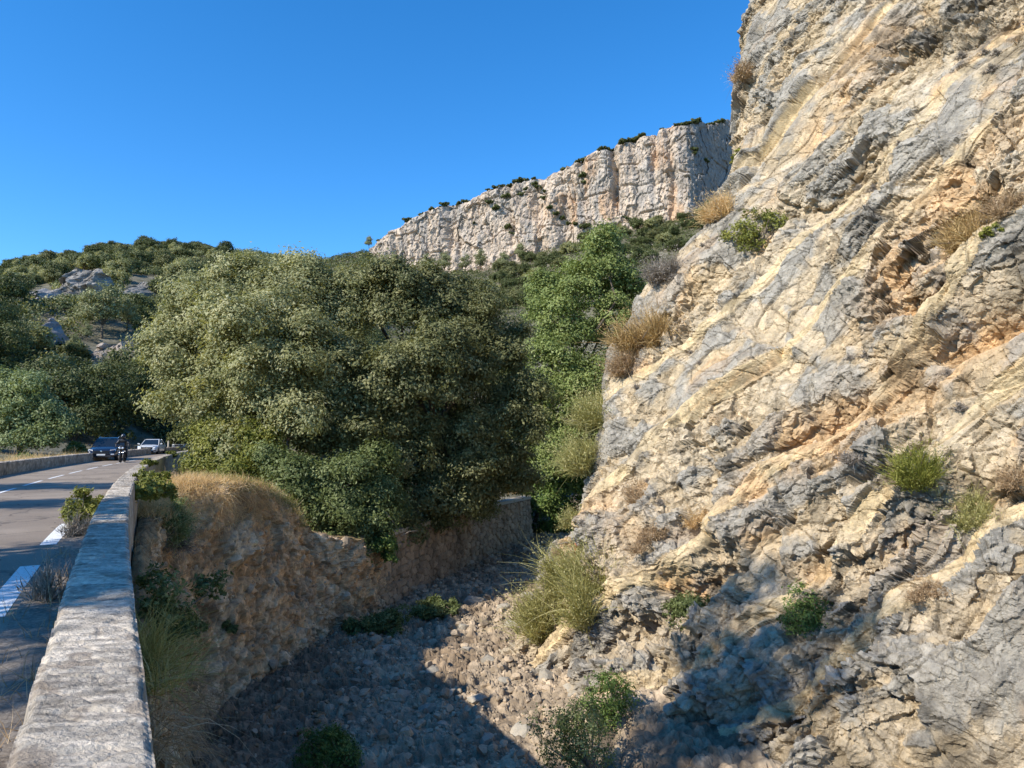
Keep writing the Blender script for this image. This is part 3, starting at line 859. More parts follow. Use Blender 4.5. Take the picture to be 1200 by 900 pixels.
# ------------------------------------------------------------------ left bank
RW = np.array([(30.6, -6.45), (32, -6.05), (35.4, -5.0), (40, -3.65), (45, -2.1), (49, -.4), (53, 1.3)])
_s = np.linspace(-5, 80, 800); _w = road(_s, .19)
def wallx(y): return np.interp(y, _w[:, 1], _w[:, 0])


def bank_section(y):
    wx = wallx(y)
    cx = wx + interp(y, [(7, .3), (15, .35), (17, .5), (19, .9), (40, .9)]); q = sstep(18, 21, y)
    cx = cx * (1 - q) + q * interp(y, [(18, -9.6), (20.5, -9.7), (22, -9.25), (24, -8.75), (25.5, -8.4), (27, -8.1), (28, -7.8), (29, -7.4), (30.5, -6.4), (36, -5)])
    cz = interp(y, [(7, -1.4), (14, -.7), (17, -.45), (19, -.25), (20.5, .0), (22, .2), (24, .12), (25.3, -.22), (26.2, -.7), (27, -1.25), (28, -2.0), (29.5, -2.55), (36, -2.75)])
    rwx = np.interp(y, RW[:, 0], RW[:, 1]); q = sstep(28, 30.5, y); cx = cx * (1 - q) + q * (rwx + .3 - .75 * sstep(30.5, 34.5, y))
    fx = interp(y, [(7, -2.6), (9, -3.8), (12, -5.5), (16.4, -7.0), (18.5, -7.75), (21.5, -7.8), (25, -7.45), (29.4, -6.55), (33, -5.35), (36, -5.1)])
    fx = fx * (1 - q) + q * (rwx + .75 - 1.1 * sstep(30.5, 35, y))
    wz = interp(y, [(7, -1.4), (14, -.6), (18, -.25), (21, .05), (24, .1), (26, -.3), (28, -1.3), (33, -1.6)])
    return wx, wz, cx, cz, fx


yb = np.concatenate([np.arange(7, 14, .08), np.arange(14, 36, .05)]); NB = 210
kk = np.linspace(0, 1, NB)
Yb, Kb = np.meshgrid(yb, kk, indexing='ij')
wx, wz, cx, cz, fx = bank_section(Yb)
K1 = .3
t1 = np.clip(Kb / K1, 0, 1); t2 = np.clip((Kb - K1) / (1 - K1), 0, 1)
prof = t2 + .16 * np.sin(t2 * math.pi * 2) * -.35                     # steep upper face, talus at the foot
X = np.where(Kb < K1, wx + (cx - wx) * t1, cx + (fx - cx) * (t2 ** 1.25))
Z = np.where(Kb < K1, wz + (cz - wz) * t1 + .12 * np.sin(t1 * math.pi), cz + (-6.5 - cz) * prof)
arc = np.where(Kb < K1, (X - cx), (cz - Z))
face = sstep(K1 - .03, K1 + .06, Kb)
h1, e1, r1, r1b = facets(Yb * .8 + .3 * fbm(Yb, arc, 3, 301), arc * .9, 302, 1.3); h2, e2, r2, r2b = facets(Yb * 2.2 + arc * .6, arc * 2.4, 303, 1.4); h3, e3, r3, _ = facets(Yb * 6, arc * 6.5, 304, 1.5)
dd = (.5 * fbm(Yb * .4, arc * .4, 4, 305) + .42 * h1 * sstep(5.5, 3.2, arc) + .2 * h2 + .10 * fbm(Yb * 2, arc * 2, 2, 306, .6) - .14 * np.exp(-(e1 / .04) ** 2)) * face
dd = dd * .62 * sstep(36, 33.5, Yb)
bx = X + dd * .9; bz = Z + dd * .28 + (1 - face) * .10 * fbm(Yb * 1.5, X * 1.5, 3, 307); by = Yb - dd * .3 * face
ea = np.array([.56, .355, .19]); rk = np.array([.58, .44, .285]); dk = np.array([.38, .24, .135])
cm = sstep(-.15, .25, .6 * (r1 - .5) + .5 * fbm(Yb * .7, arc * .7, 3, 308))
colb = ea + (rk - ea) * cm[..., None]; colb = colb + (dk - colb) * (sstep(.1, .5, fbm(Yb * .9, arc * 1.2, 4, 309)) * .7)[..., None]
colb = colb * (1 + .35 * (r2 - .5) + .3 * (r3 - .5))[..., None]
colb = np.where((face < .5)[..., None], np.array([.30, .22, .12]) * (1 + .3 * fbm(Yb * 3, X * 3, 3, 310))[..., None], colb)
PB = np.stack([bx, by, bz], -1)
nb = smooth(smooth(grid_normals(PB, 3), 3, 0), 3, 1); nb *= np.sign(nb[..., 0].mean())
g1, ge, gr1 = facets3(bx * 2.2, by * 2.2, bz * 2.4, 341, 1.6); g2, _, gr2 = facets3(bx * 6, by * 6, bz * 6.5, 342, 1.6)
PB = PB + nb * ((.09 * g1 + .045 * g2 + .05 * fbm3(bx * 5, by * 5, bz * 5, 3, 343, .6) - .05 * np.exp(-(ge / .06) ** 2)) * (.25 + .75 * face) * sstep(36, 33.5, Yb))[..., None]
colb = colb * (1 + .4 * (gr1 - .5) + .3 * (gr2 - .5))[..., None] * (1 - .3 * np.exp(-(ge / .05) ** 2))[..., None]
o = mesh('river_bank', PB.reshape(-1, 3), gridf(len(yb), NB)[:, ::-1], M['earth'], vattr={'tone': np.clip(colb, .02, .8).reshape(-1, 3)})
tag(o, 'steep brown earth and rock bank below the right parapet', 'bank', kind='structure')


Vs = []; Ts = []; r = np.random.default_rng(91)
for k in range(700):
    i = r.integers(np.searchsorted(yb, 13), len(yb) - 20); j = r.integers(int(NB * .34), NB - 4); sz = min(.3, .035 * (1 - r.random() * .99) ** -.5)
    Vs.append(shapes[k % 14] @ np.linalg.qr(r.normal(size=(3, 3)))[0] * sz + PB[i, j] + np.array([.2, -.1, 0]) * sz); Ts.append(np.broadcast_to(np.array([.46, .36, .25]) * r.uniform(.6, 1.25), (len(IV), 3)))
o = mesh('bank_stones', np.concatenate(Vs), np.concatenate([IF + k * len(IV) for k in range(len(Vs))]), M['bed'], vattr={'tone': np.clip(np.concatenate(Ts), .02, .8)})
tag(o, 'brown stones sticking out of the earth bank', 'stones', kind='stuff')


def on_bank(px, py):
    """nearest bank vertex along the pixel's ray"""
    c = W(px, py, 1.0) - CAM; c /= np.linalg.norm(c); Q = PB.reshape(-1, 3) - CAM; t = Q @ c
    dist = np.linalg.norm(Q - t[:, None] * c, axis=1); ok = dist < .12
    if not ok.any(): return PB.reshape(-1, 3)[np.argmin(dist)]
    k = np.where(ok)[0]; return PB.reshape(-1, 3)[k[np.argmin(t[k])]]


yt = np.arange(33, 75, .6); kt = np.linspace(0, 1, 26)
Yt, Kt = np.meshgrid(yt, kt, indexing='ij')
x0 = wallx(Yt); x1 = np.where(Yt > 53, 1.1 + (Yt - 53) * .15, np.interp(Yt, RW[:, 0], RW[:, 1]) - .3)
Xt = x0 + (x1 - x0) * Kt; Zt = -1.6 + (-2.85 + 1.6) * Kt + .25 * fbm(Xt * .6, Yt * .6, 4, 320) * np.sin(Kt * math.pi)
o = mesh('terrace', np.stack([Xt, Yt, Zt], -1).reshape(-1, 3), gridf(len(yt), 26)[:, ::-1], M['soil'])
tag(o, 'wooded earth terrace between the road and the river wall', 'terrace', kind='structure')

# retaining wall: courses of rough stone, coping on top, square far end
rw = thing('retaining_wall', 'tall shaded stone retaining wall along the left of the riverbed', 'retaining wall', (0, 0, 0))
sl = np.concatenate([[0], np.cumsum(np.linalg.norm(np.diff(RW, axis=0), axis=1))])
sw = np.arange(0, sl[-1] + .001, .06); zz = np.arange(-6.6, -2.88, .06)
Sg, Zz = np.meshgrid(sw, zz, indexing='ij')
cy = np.interp(Sg, sl, RW[:, 0]); cx_ = np.interp(Sg, sl, RW[:, 1])
F1, F2, q1, q2, q3, _, _ = cells(Sg * 1.9, Zz * 3.0, 330)
dp = .13 * (q1 - .5) + .09 * np.clip((F2 - F1) / .15, 0, 1) + .04 * fbm(Sg * 6, Zz * 6, 3, 331) - (Zz + 2.9) * .06
tw = np.array([.36, .26, .17]) * (1 + .5 * (q2 - .5) + .4 * fbm(Sg * .9, Zz * .5, 3, 332))[..., None] * (.6 + .4 * np.clip((F2 - F1) / .1, 0, 1))[..., None]
nx, ny = .95, -.31
mesh('wall_face', np.stack([cx_ + dp * nx, cy + dp * ny, Zz], -1).reshape(-1, 3), gridf(len(sw), len(zz)), M['masonry'], rw, vattr={'tone': np.clip(tw, .02, .8).reshape(-1, 3)})
b = MB()
for k in range(len(RW) - 1):
    a, c_ = RW[k], RW[k + 1]; v = unit(np.array([c_[1] - a[1], c_[0] - a[0]])); nn = np.array([v[1], -v[0]])
    pts = [np.array([a[1], a[0]]) + nn * .14, np.array([c_[1], c_[0]]) + nn * .14, np.array([c_[1], c_[0]]) - nn * .6, np.array([a[1], a[0]]) - nn * .6]
    b.add([(*p, -2.9) for p in pts] + [(*p, -2.7) for p in pts], [(3, 2, 1, 0), (4, 5, 6, 7), (0, 1, 5, 4), (1, 2, 6, 5), (2, 3, 7, 6), (3, 0, 4, 7)])
M['coping'] = plain('pale_coping_stone', (.42, .36, .28), .9, var=.3)
b.build('coping', M['coping'], rw)
MB().box(-.62, .05, -.02, .5, -6.8, -2.93, np.array([[.9, -.43, 0], [.43, .9, 0], [0, 0, 1]]), (1.3, 53, 0)).build('wall_end', M['coping'], rw)

# ------------------------------------------------------------------ hills
YR = 285.0
SKY_L = [(-600, 250), (-300, 268), (-100, 300), (0, 312), (60, 301), (120, 288), (150, 284), (210, 288), (280, 291), (330, 299), (375, 303), (402, 296), (424, 292), (436, 298), (452, 316), (480, 322), (560, 316), (610, 304), (640, 294), (700, 270), (760, 252), (820, 236), (900, 205), (1100, 150), (1400, 120)]


def hill_xy(px, y):
    """terrain height of the wooded hills, in the polar frame px (bearing) and y (distance)"""
    y0 = interp(px, [(-600, 46), (-50, 58), (60, 72), (150, 84), (220, 92), (300, 96), (430, 84), (600, 78), (1400, 70)])
    z0 = interp(px, [(-600, .2), (100, .2), (220, 0), (280, -2.2), (430, -3), (600, -4.5), (1400, -3)])
    zr = 1.65 + (512 - interp(px, SKY_L)) / F * YR
    t = np.clip((y - y0) / (YR - y0), 0, 1.35)
    left = sstep(420, 250, px)
    g = np.where(t < 1, left * (t + .15 * np.sin(t * math.pi) * (1 - t)) + (1 - left) * t ** 1.15, 1 - (t - 1) * 1.1)
    z = z0 + (zr - z0) * g
    z = z + 4 * np.exp(-((px + 60) / 85) ** 2 - ((y - 96) / 26) ** 2)
    x = (px - 600) / F * y
    z = z + (2.6 * fbm(x * .035, y * .035, 4, 401) + 1.0 * fbm(x * .12, y * .12, 3, 402)) * sstep(0, .15, t) * (1 - .6 * sstep(.8, 1, t))
    return x, z


pxs = np.arange(-600, 1410, 8.0); yh = np.concatenate([np.arange(44, 130, 1.6), np.arange(130, 390, 3.0)])
Pg, Yh = np.meshgrid(pxs, yh, indexing='ij')
Xh, Zh = hill_xy(Pg, Yh)
y0g = interp(Pg, [(-600, 46), (-50, 58), (60, 72), (150, 84), (220, 92), (300, 96), (430, 84), (600, 78), (1400, 70)])
Zh = np.where(Yh < y0g, Zh - .15 - (y0g - Yh) * .12, Zh)
o = mesh('hillside', np.stack([Xh, Yh, Zh], -1).reshape(-1, 3), gridf(len(pxs), len(yh)), M['soil'], smooth=True)
tag(o, 'rocky wooded hills closing the valley', 'hillside', kind='structure')


def hill_hit(px, py):
    yy = np.arange(50, YR, .5); x, z = hill_xy(np.full(yy.shape, float(px)), yy)
    ray = W(px, py, 1.0)[2] - 1.65
    below = z > 1.65 + ray * yy
    k = np.argmax(below) if below.any() else len(yy) - 1
    return np.array([x[k], yy[k], z[k]])


# pale cliff under the skyline
r = np.random.default_rng(17)
pf = np.arange(429, 905, .42); nvf = 300
TOPF = [(396, 296), (425, 290), (437, 281), (448, 270), (470, 258), (500, 238), (520, 231), (532, 226), (536, 232), (560, 218), (600, 206), (640, 195), (660, 187), (700, 167), (730, 156), (760, 142), (790, 134), (830, 128), (870, 125), (905, 118)]
BOTF = [(396, 330), (430, 345), (560, 345), (640, 320), (700, 300), (760, 285), (820, 275), (905, 250)]
DEPF = [(396, 330), (430, 312), (520, 302), (700, 276), (812, 262), (830, 266), (905, 300)]
Pf, Tf = np.meshgrid(pf, np.linspace(0, 1.06, nvf), indexing='ij')
dep = interp(Pf, DEPF)
xf = (Pf - 600) / F * dep
zb = 1.65 + (512 - interp(Pf, BOTF)) / F * dep; zt = 1.65 + (512 - interp(Pf, TOPF) + 3 * fbm(Pf * .06, Pf * 0, 3, 501)) / F * dep
tf = np.minimum(Tf, 1); zf = zb + (zt - zb) * tf
a = xf * .32; hgt = zf * .32
gul = 0
for gx, wd2, dp2 in ((470, 5, 1.5), (528, 6, 6), (536, 3, 4), (598, 5, 3.5), (636, 9, 4), (600, 3, 2), (664, 6, 2), (728, 4, 7), (752, 5, 2), (772, 4, 4), (795, 4, 2.5), (690, 4, 2), (560, 4, 2)):
    q = Pf + 4 * fbm(zf * .05, gx + zf * 0, 3, 502) * 2 + (zf - 70) * .06
    gul = gul - dp2 * np.exp(-((q - gx) / wd2) ** 2) * np.clip(.55 + fbm(zf * .06, gx * .3 + zf * 0, 2, 503), .1, 1.2)
fl, ef, rf, rfb = facets(a * .26 + .5 * fbm(a * .8, hgt * .5, 3, 505), hgt * .22, 506, 1.2); f2_, ef2, rf2, _ = facets(a * .9 + .3 * fbm(a, hgt, 3, 515), hgt * .75, 507, 1.5); f3_, ef3, rf3, _ = facets(a * 2.6, hgt * 2.1, 517, 1.5)
dsp = 1.1 * gul + 1.5 * fl + .7 * f2_ + .4 * f3_ + 2.2 * fbm(a * .25, hgt * .1, 3, 508) + .8 * fbm(a * 2.2, hgt * 1.0, 4, 509) - .9 * np.exp(-(ef / .05) ** 2)
dsp = dsp * np.clip(sstep(0, .05, tf) + .3, 0, 1) - 1.5 * sstep(.95, 1.0, tf) ** 2
dsp = dsp - dsp.mean() - np.where(Tf > 1, (Tf - 1) * 500, 0)
xf2 = xf - dsp * .35; yf2 = dep - dsp * .94 + tf * 2.0
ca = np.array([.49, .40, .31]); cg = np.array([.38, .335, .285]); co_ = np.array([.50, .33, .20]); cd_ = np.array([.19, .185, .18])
colf = ca + (cg - ca) * sstep(-.05, .35, fbm(a * .9, hgt * .22, 4, 510) + .3 * (rf - .5))[..., None]
colf = colf + (co_ - colf) * (sstep(.1, .4, fbm(a * .5, hgt * .2, 3, 511)) * .75 * sstep(560, 700, Pf))[..., None]
colf = colf + (cd_ - colf) * (sstep(.08, .3, fbm(a * 3.2, hgt * .14, 3, 512)) * .45 * sstep(.1, .5, tf))[..., None]
colf = colf + (cd_ - colf) * (sstep(800, 824, Pf + 14 * fbm(zf * .08, zf * 0, 2, 513)) * .75)[..., None]  # shade of the right end, where the face turns away, painted into the colour
colf = colf * (1 + .25 * (rf2 - .5))[..., None]
o = mesh('pale_cliff', np.stack([xf2, yf2, zf], -1).reshape(-1, 3), gridf(len(pf), nvf), M['farrock'], vattr={'tone': np.clip(colf, .02, .8).reshape(-1, 3)})
tag(o, 'long pale limestone cliff band under the skyline', 'cliff', kind='structure')
Pl, Kl = np.meshgrid(pf[::6], np.linspace(0, 1, 8), indexing='ij')
dl = interp(Pl, DEPF); zl = 1.65 + (512 - interp(Pl, TOPF)) / F * dl - 2.5
o = mesh('plateau', np.stack([(Pl - 600) / F * dl + Kl * 25, dl + 5 + Kl * 120, zl - Kl * 60], -1).reshape(-1, 3), gridf(len(pf[::6]), 8), M['soil'])
tag(o, 'scrubby plateau behind the top of the pale cliff', 'plateau', kind='structure')


def outcrop(pl_, pr_, pt, pb, label, seed, tone=(.27, .25, .22), d=None):
    c = hill_hit((pl_ + pr_) / 2, pb); d = c[1] if d is None else d
    nu, nv = 110, 70
    a, t = np.meshgrid(np.linspace(0, 1, nu), np.linspace(-.25, 1, nv), indexing='ij')
    px = pl_ + (pr_ - pl_) * a; env = np.sqrt(np.clip(1 - np.abs(2 * a - 1) ** 3, 0, 1)) * (.95 + .3 * vnoise(a * 5, a * 0, seed + 9))
    py = pb + (pt - pb) * t * np.where(t > 0, env, 1); x = (px - 600) / F * d; z = 1.65 + (512 - py) / F * d
    w = (pr_ - pl_) / F * d
    h1, e1, _, _ = facets(x * .22, z * .25, seed, 1.3); h2, e2, r2, _ = facets(x * .6, z * .6, seed + 1, 1.4); h3, _, r3, _ = facets(x * 1.7, z * 1.7, seed + 2, 1.4)
    dd = 1.6 * h1 + .8 * h2 + .3 * h3 + .5 * fbm(x * .5, z * .5, 3, seed + 3)
    y = d - dd + t * 4 - 4.5 * env * (1 - t * .5)
    c = np.array(tone) * (1 + .35 * (r2 - .5) + .3 * (r3 - .5) + .5 * fbm(x * .3, z * .15, 3, seed + 4))[..., None]
    o = mesh('rock_outcrop', np.stack([x, y, z], -1).reshape(-1, 3), gridf(nu, nv), M['farrock'], vattr={'tone': np.clip(c, .02, .8).reshape(-1, 3)})
    tag(o, label, 'rock outcrop')


outcrop(58, 122, 306, 345, 'large pale grey rock face high on the left hill, below the skyline', 601)
outcrop(20, 62, 333, 350, 'low grey ledge left of the large pale rock face on the left hill', 603, (.30, .28, .26))
outcrop(138, 180, 325, 345, 'small bluish grey rock among trees right of the tall pine', 607)
outcrop(88, 178, 398, 442, 'shaded brown rock face low on the left hillside above the road', 609, (.27, .23, .19))
outcrop(30, 66, 372, 402, 'dark grey rock slab in the trees on the left edge of the hillside', 611, (.24, .22, .22))
# ------------------------------------------------------------------ the large trees
tree('large_oak', 'largest tree, broad and pale olive green, just right of the road bend', 'tree', (-12.2, 37, -2.3), [
    pl(330, 352, 37.5, 50), pl(255, 385, 36.5, 55), pl(218, 425, 36, 42), pl(395, 370, 39, 52), pl(300, 420, 34.5, 72), pl(238, 475, 34.5, 48),
    pl(375, 430, 35, 55), pl(325, 480, 34, 62), pl(205, 395, 37, 26), pl(290, 335, 37.5, 34), pl(275, 520, 34, 42), pl(350, 325, 38.5, 28), pl(230, 350, 37.5, 24)],
    'oak', 2300, 85, .15, .5, 41, .42, over=.78, sub=7, jit=.36, inner=.2)
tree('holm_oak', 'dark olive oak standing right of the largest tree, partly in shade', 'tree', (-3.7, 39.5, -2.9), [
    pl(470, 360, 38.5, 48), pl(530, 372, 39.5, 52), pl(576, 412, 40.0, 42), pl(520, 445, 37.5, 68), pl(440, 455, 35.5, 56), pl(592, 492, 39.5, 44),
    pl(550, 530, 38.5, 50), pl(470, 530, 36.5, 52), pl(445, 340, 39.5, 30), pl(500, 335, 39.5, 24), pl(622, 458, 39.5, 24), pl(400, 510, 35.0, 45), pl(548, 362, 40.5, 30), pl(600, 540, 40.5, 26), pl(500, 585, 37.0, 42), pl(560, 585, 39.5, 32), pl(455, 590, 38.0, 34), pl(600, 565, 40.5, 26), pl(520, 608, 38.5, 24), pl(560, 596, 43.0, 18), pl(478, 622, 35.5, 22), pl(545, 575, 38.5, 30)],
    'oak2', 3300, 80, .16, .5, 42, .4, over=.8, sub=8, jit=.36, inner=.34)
tree('poplar', 'tall fresh green tree rising behind the gorge beside the cliff', 'tree', (6.6, 60, -5), [
    pl(703, 292, 60, 22, 1.3), pl(690, 345, 60, 38, 1.2), pl(660, 385, 59, 38), pl(722, 385, 60, 38), pl(645, 440, 58, 38), pl(700, 450, 58, 50), pl(640, 350, 60, 26),
    pl(690, 520, 57, 48), pl(650, 540, 56, 38), pl(735, 340, 61, 24), pl(660, 480, 57, 40), pl(715, 318, 60, 24)],
    'poplar', 1500, 75, .21, .65, 43, .4, over=.78, sub=6, jit=.45, inner=.12)
tree('young_ash', 'light green young tree in the gap behind the far end of the river wall', 'tree', (1.8, 57, -4.8), [
    pl(640, 590, 57, 30), pl(665, 560, 58, 32), pl(690, 600, 58, 30), pl(625, 560, 57, 24), pl(655, 620, 57, 24), pl(640, 520, 58, 28)],
    'green', 420, 80, .2, .65, 44, .16)
tree('laurel_tree', 'dark green dense shrub tree overhanging the top of the earth bank', 'tree', (-8.0, 30.5, -2.7), [
    pl(350, 575, 31, 36), pl(400, 575, 31.5, 46), pl(440, 590, 32, 38), pl(395, 620, 30.5, 30), pl(330, 555, 31.5, 28), pl(430, 625, 31, 24), pl(445, 555, 33, 30), pl(375, 598, 30.6, 28), pl(345, 582, 30.3, 20), pl(415, 640, 30.8, 20)],
    'holly', 800, 85, .13, .42, 45, .16, over=.78, sub=6, jit=.45)
tree('young_elm', 'yellow green bushy tree below the left side of the largest tree', 'tree', (-12.9, 32, -1.8), [
    pl(262, 535, 33, 36), pl(243, 515, 33.5, 24), pl(300, 530, 33, 34), pl(245, 560, 32.5, 22), pl(285, 560, 32, 26), pl(230, 545, 33, 14)],
    'yellowgreen', 480, 75, .13, .42, 46, .14, over=.78, sub=5, jit=.45)
tree('young_elm', 'light green bush on top of the river wall under the dark oak', 'tree', (-1.2, 49, -2.9), [
    pl(575, 545, 48, 22), pl(595, 560, 48, 18), pl(560, 560, 47.5, 16)],
    'green', 150, 70, .17, .5, 47, .1)
t = bush('dry_bush', 'small rust coloured dry bush at the end of the river wall', 'bush', W(604, 578, 51.5), (0, 0, 1), .9, 'dry', 'rust', 48, .8, leaf=.12)
t = bush('cliff_shrub', 'pale green leaves trailing over the river wall under the dark oak', 'bush', W(445, 640, 31.2), (.4, -.5, .4), .9, 'leafy', 'green', 49, 1.2, leaf=.12)

# left of the road
tree('silver_poplar', 'silvery green bushy tree behind the low wall at the left edge', 'tree', (W(25, 530, 50)[0], 50, .3), [
    pl(28, 475, 50, 34), pl(60, 492, 50, 22), pl(-12, 478, 50, 40), pl(18, 508, 49, 30), pl(50, 515, 49, 20), pl(0, 450, 50, 18), pl(40, 452, 50, 14), pl(-50, 480, 50, 44)],
    'silver', 800, 75, .17, .55, 50, .2, over=.78, sub=5, jit=.45)
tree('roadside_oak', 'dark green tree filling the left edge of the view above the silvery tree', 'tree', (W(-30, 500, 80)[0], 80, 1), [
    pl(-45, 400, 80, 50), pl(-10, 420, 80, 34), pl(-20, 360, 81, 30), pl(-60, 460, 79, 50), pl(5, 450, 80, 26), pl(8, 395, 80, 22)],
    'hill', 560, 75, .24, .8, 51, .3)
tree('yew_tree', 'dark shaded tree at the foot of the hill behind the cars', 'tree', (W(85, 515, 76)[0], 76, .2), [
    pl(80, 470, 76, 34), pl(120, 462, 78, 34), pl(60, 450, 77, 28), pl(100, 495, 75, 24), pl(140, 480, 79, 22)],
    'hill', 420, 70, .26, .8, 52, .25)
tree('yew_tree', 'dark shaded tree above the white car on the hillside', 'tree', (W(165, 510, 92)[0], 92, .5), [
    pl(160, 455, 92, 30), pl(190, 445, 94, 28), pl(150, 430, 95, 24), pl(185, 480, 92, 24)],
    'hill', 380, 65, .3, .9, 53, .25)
bush('roadside_bush', 'bright green bush on the verge left of the dark blue car', 'bush', W(88, 534, 54), (0, 0, 1), 1.0, 'leafy', 'yellowgreen', 54, 1.6, leaf=.14)
bush('roadside_bush', 'small olive bush behind the low wall at the left edge', 'bush', W(30, 545, 47), (0, 0, 1), .9, 'leafy', 'green', 55, 1.3, leaf=.13)
# trees left of the road outside the frame; they throw the dappled shade on road, parapet and lower cliff
def shade_tree(x, y, h, w, seed, label, z0=2.0, lv=.26):
    r_ = np.random.default_rng(seed)
    lob = [((x + r_.uniform(-.6, .6) * w, y + r_.uniform(-.6, .6) * w, r_.uniform(h * .45, h - w * .4)), w * r_.uniform(.4, .62)) for k in range(9)]
    return tree('shade_tree', label, 'tree', (x, y, .1), lob, 'hill', 260, 60, lv, .7, seed, .22)


def shade_from(T, t): return np.asarray(T) + S3 * t


def plane_pt(px, py):
    u, v = cliff_uv(px, py); return A0 + u * AL + v * UP


for k, (T, t, w, lab) in enumerate([
    (plane_pt(880, 765), 32, 2.4, 'tallest leafy roadside tree left of the road, out of the frame'),
    (plane_pt(835, 865), 28, 1.8, 'leafy roadside tree beside the tallest one, out of the frame'),
    (Wz(-10, 690, 0), 8.5, 1.7, 'small roadside tree beside the near left verge'),
    (Wz(-20, 660, 0), 13, 1.5, 'second small roadside tree beside the near left verge'),
    (Wz(105, 672, .7), 15, .8, 'roadside tree throwing dappled shade on the near parapet'),
    (Wz(110, 640, .7), 17, .9, 'slender roadside tree in the middle of the left verge'),
    (Wz(55, 590, 0), 15, .8, 'slender roadside tree farther along the left verge'),
    (Wz(20, 571, 0), 17, 1.4, 'round roadside tree farthest along the left verge'),
    (Wz(95, 570, 0), 22, 1.1, 'tall roadside tree behind the round one on the left verge')]):
    c = shade_from(T, t); r_ = np.random.default_rng(700 + k)
    lob = [(c + r_.uniform(-1, 1, 3) * w * np.array([.9, .9, .7]), w * r_.uniform(.28, .5)) for j in range(10)]
    tree('shade_tree', lab, 'tree', (c[0] - .5, c[1], .1), lob, 'hill', int(60 + 28 * w), 44, .2, .5, 700 + k, .2)
for k, (px, d, hp, rp, lab) in enumerate([(420, 66, 400, 60, 'leafy tree behind the gap between the two big oaks'), (500, 72, 410, 60, 'leafy tree hidden deep behind the dark oak'), (580, 70, 415, 55, 'leafy tree behind the right edge of the dark oak'), (340, 78, 395, 60, 'leafy tree behind the largest tree'), (292, 84, 400, 52, 'leafy tree behind the left half of the largest tree')]):
    r_ = np.random.default_rng(740 + k)
    lob = [pl(px + r_.uniform(-40, 40), hp + r_.uniform(0, 110), d + r_.uniform(-2, 2), rp * r_.uniform(.4, .7)) for j in range(9)]
    tree('riverside_tree', lab, 'tree', (W(px, 540, d)[0], d, -2.8), lob, 'hill', 420, 60, .3, .8, 740 + k, .25)

# ------------------------------------------------------------------ trees on the hills
def proto(kind, seed, label, group, mat, lf=.34):
    r_ = np.random.default_rng(seed)
    if kind == 'hill_oak':
        lob = [((r_.uniform(-1, 1) * 1.5, r_.uniform(-1, 1) * 1.5, r_.uniform(1.6, 3.4)), r_.uniform(1.0, 1.7)) for k in range(7)]
        t = tree('hill_oak', label, 'tree', (0, 0, 0), lob, mat, 130, 34, lf, .55, seed, .16, group)
    else:
        lob = [((r_.uniform(-1, 1) * 1.3 * (1 - k / 12), r_.uniform(-1, 1) * 1.3 * (1 - k / 12), 2.9 + k * .45), np.array([1.3, 1.3, .55]) * (1.15 - k * .06)) for k in range(9)]
        t = tree('aleppo_pine', label, 'pine', (0, 0, 0), lob, mat, 120, 36, lf * .8, .5, seed, .14, group)
    return t


LAB_L = 'dark green oak in the wood covering the left hillside'; LAB_R = 'dark green oak in the wood on the slope below the pale cliff'
GL, GR = 'oaks on the left hillside', 'oaks on the slope below the pale cliff'
protos = [proto('hill_oak', 800 + k, LAB_L, GL, ['hill', 'oak', 'oak2', 'hill'][k]) for k in range(4)]
used = [False] * 4


def place(k, p, s, rz, label, group):
    if not used[k]:
        o = protos[k]; used[k] = True; o.location = [float(c) for c in p]; o.rotation_euler = (0, 0, rz); o.scale = s; o['label'] = label; o['group'] = group
        return o
    return dup(protos[k], p, rz, s, label, group)


r = np.random.default_rng(77)
pts = []
def scatter(n, pxa, pxb, ya, yb_, gap, lab, grp, smin, smax, ok=lambda px, py: True):
    c = 0; tries = 0
    while c < n and tries < 40000:
        tries += 1
        px = r.uniform(pxa, pxb); y = math.sqrt(r.uniform(ya ** 2, yb_ ** 2)); x, z = hill_xy(np.array([px]), np.array([y])); x, z = float(x[0]), float(z[0])
        py = 512 - (z - 1.65) / y * F
        s = r.uniform(smin, smax)
        if not ok(px, py - 10) or any((x - a) ** 2 + (y - b_) ** 2 < (gap * (s + q) * .5) ** 2 for a, b_, q in pts): continue
        pts.append((x, y, s)); c += 1
        place(int(r.integers(0, 4)), (x, y, z - .3), (s, s, s * r.uniform(.8, 1.15)), r.uniform(0, 6.28), lab, grp)
    return c


def rocks_clear(px, py, m=22):
    for a, b_, t_, q in ((66, 118, 316, 347), (22, 60, 336, 352), (140, 180, 325, 347), (90, 178, 400, 446), (32, 66, 374, 404), (94, 146, 384, 402)):
        if a < px < b_ and t_ < py + 10 < q + m: return False
    return True


n1 = scatter(185, -5, 270, 86, 284, 3.0, LAB_L, GL, .65, 1.2, rocks_clear)
n2 = scatter(112, 570, 850, 200, 280, 2.6, LAB_R, GR, .7, 1.2)
print('hill oaks', n1, n2)
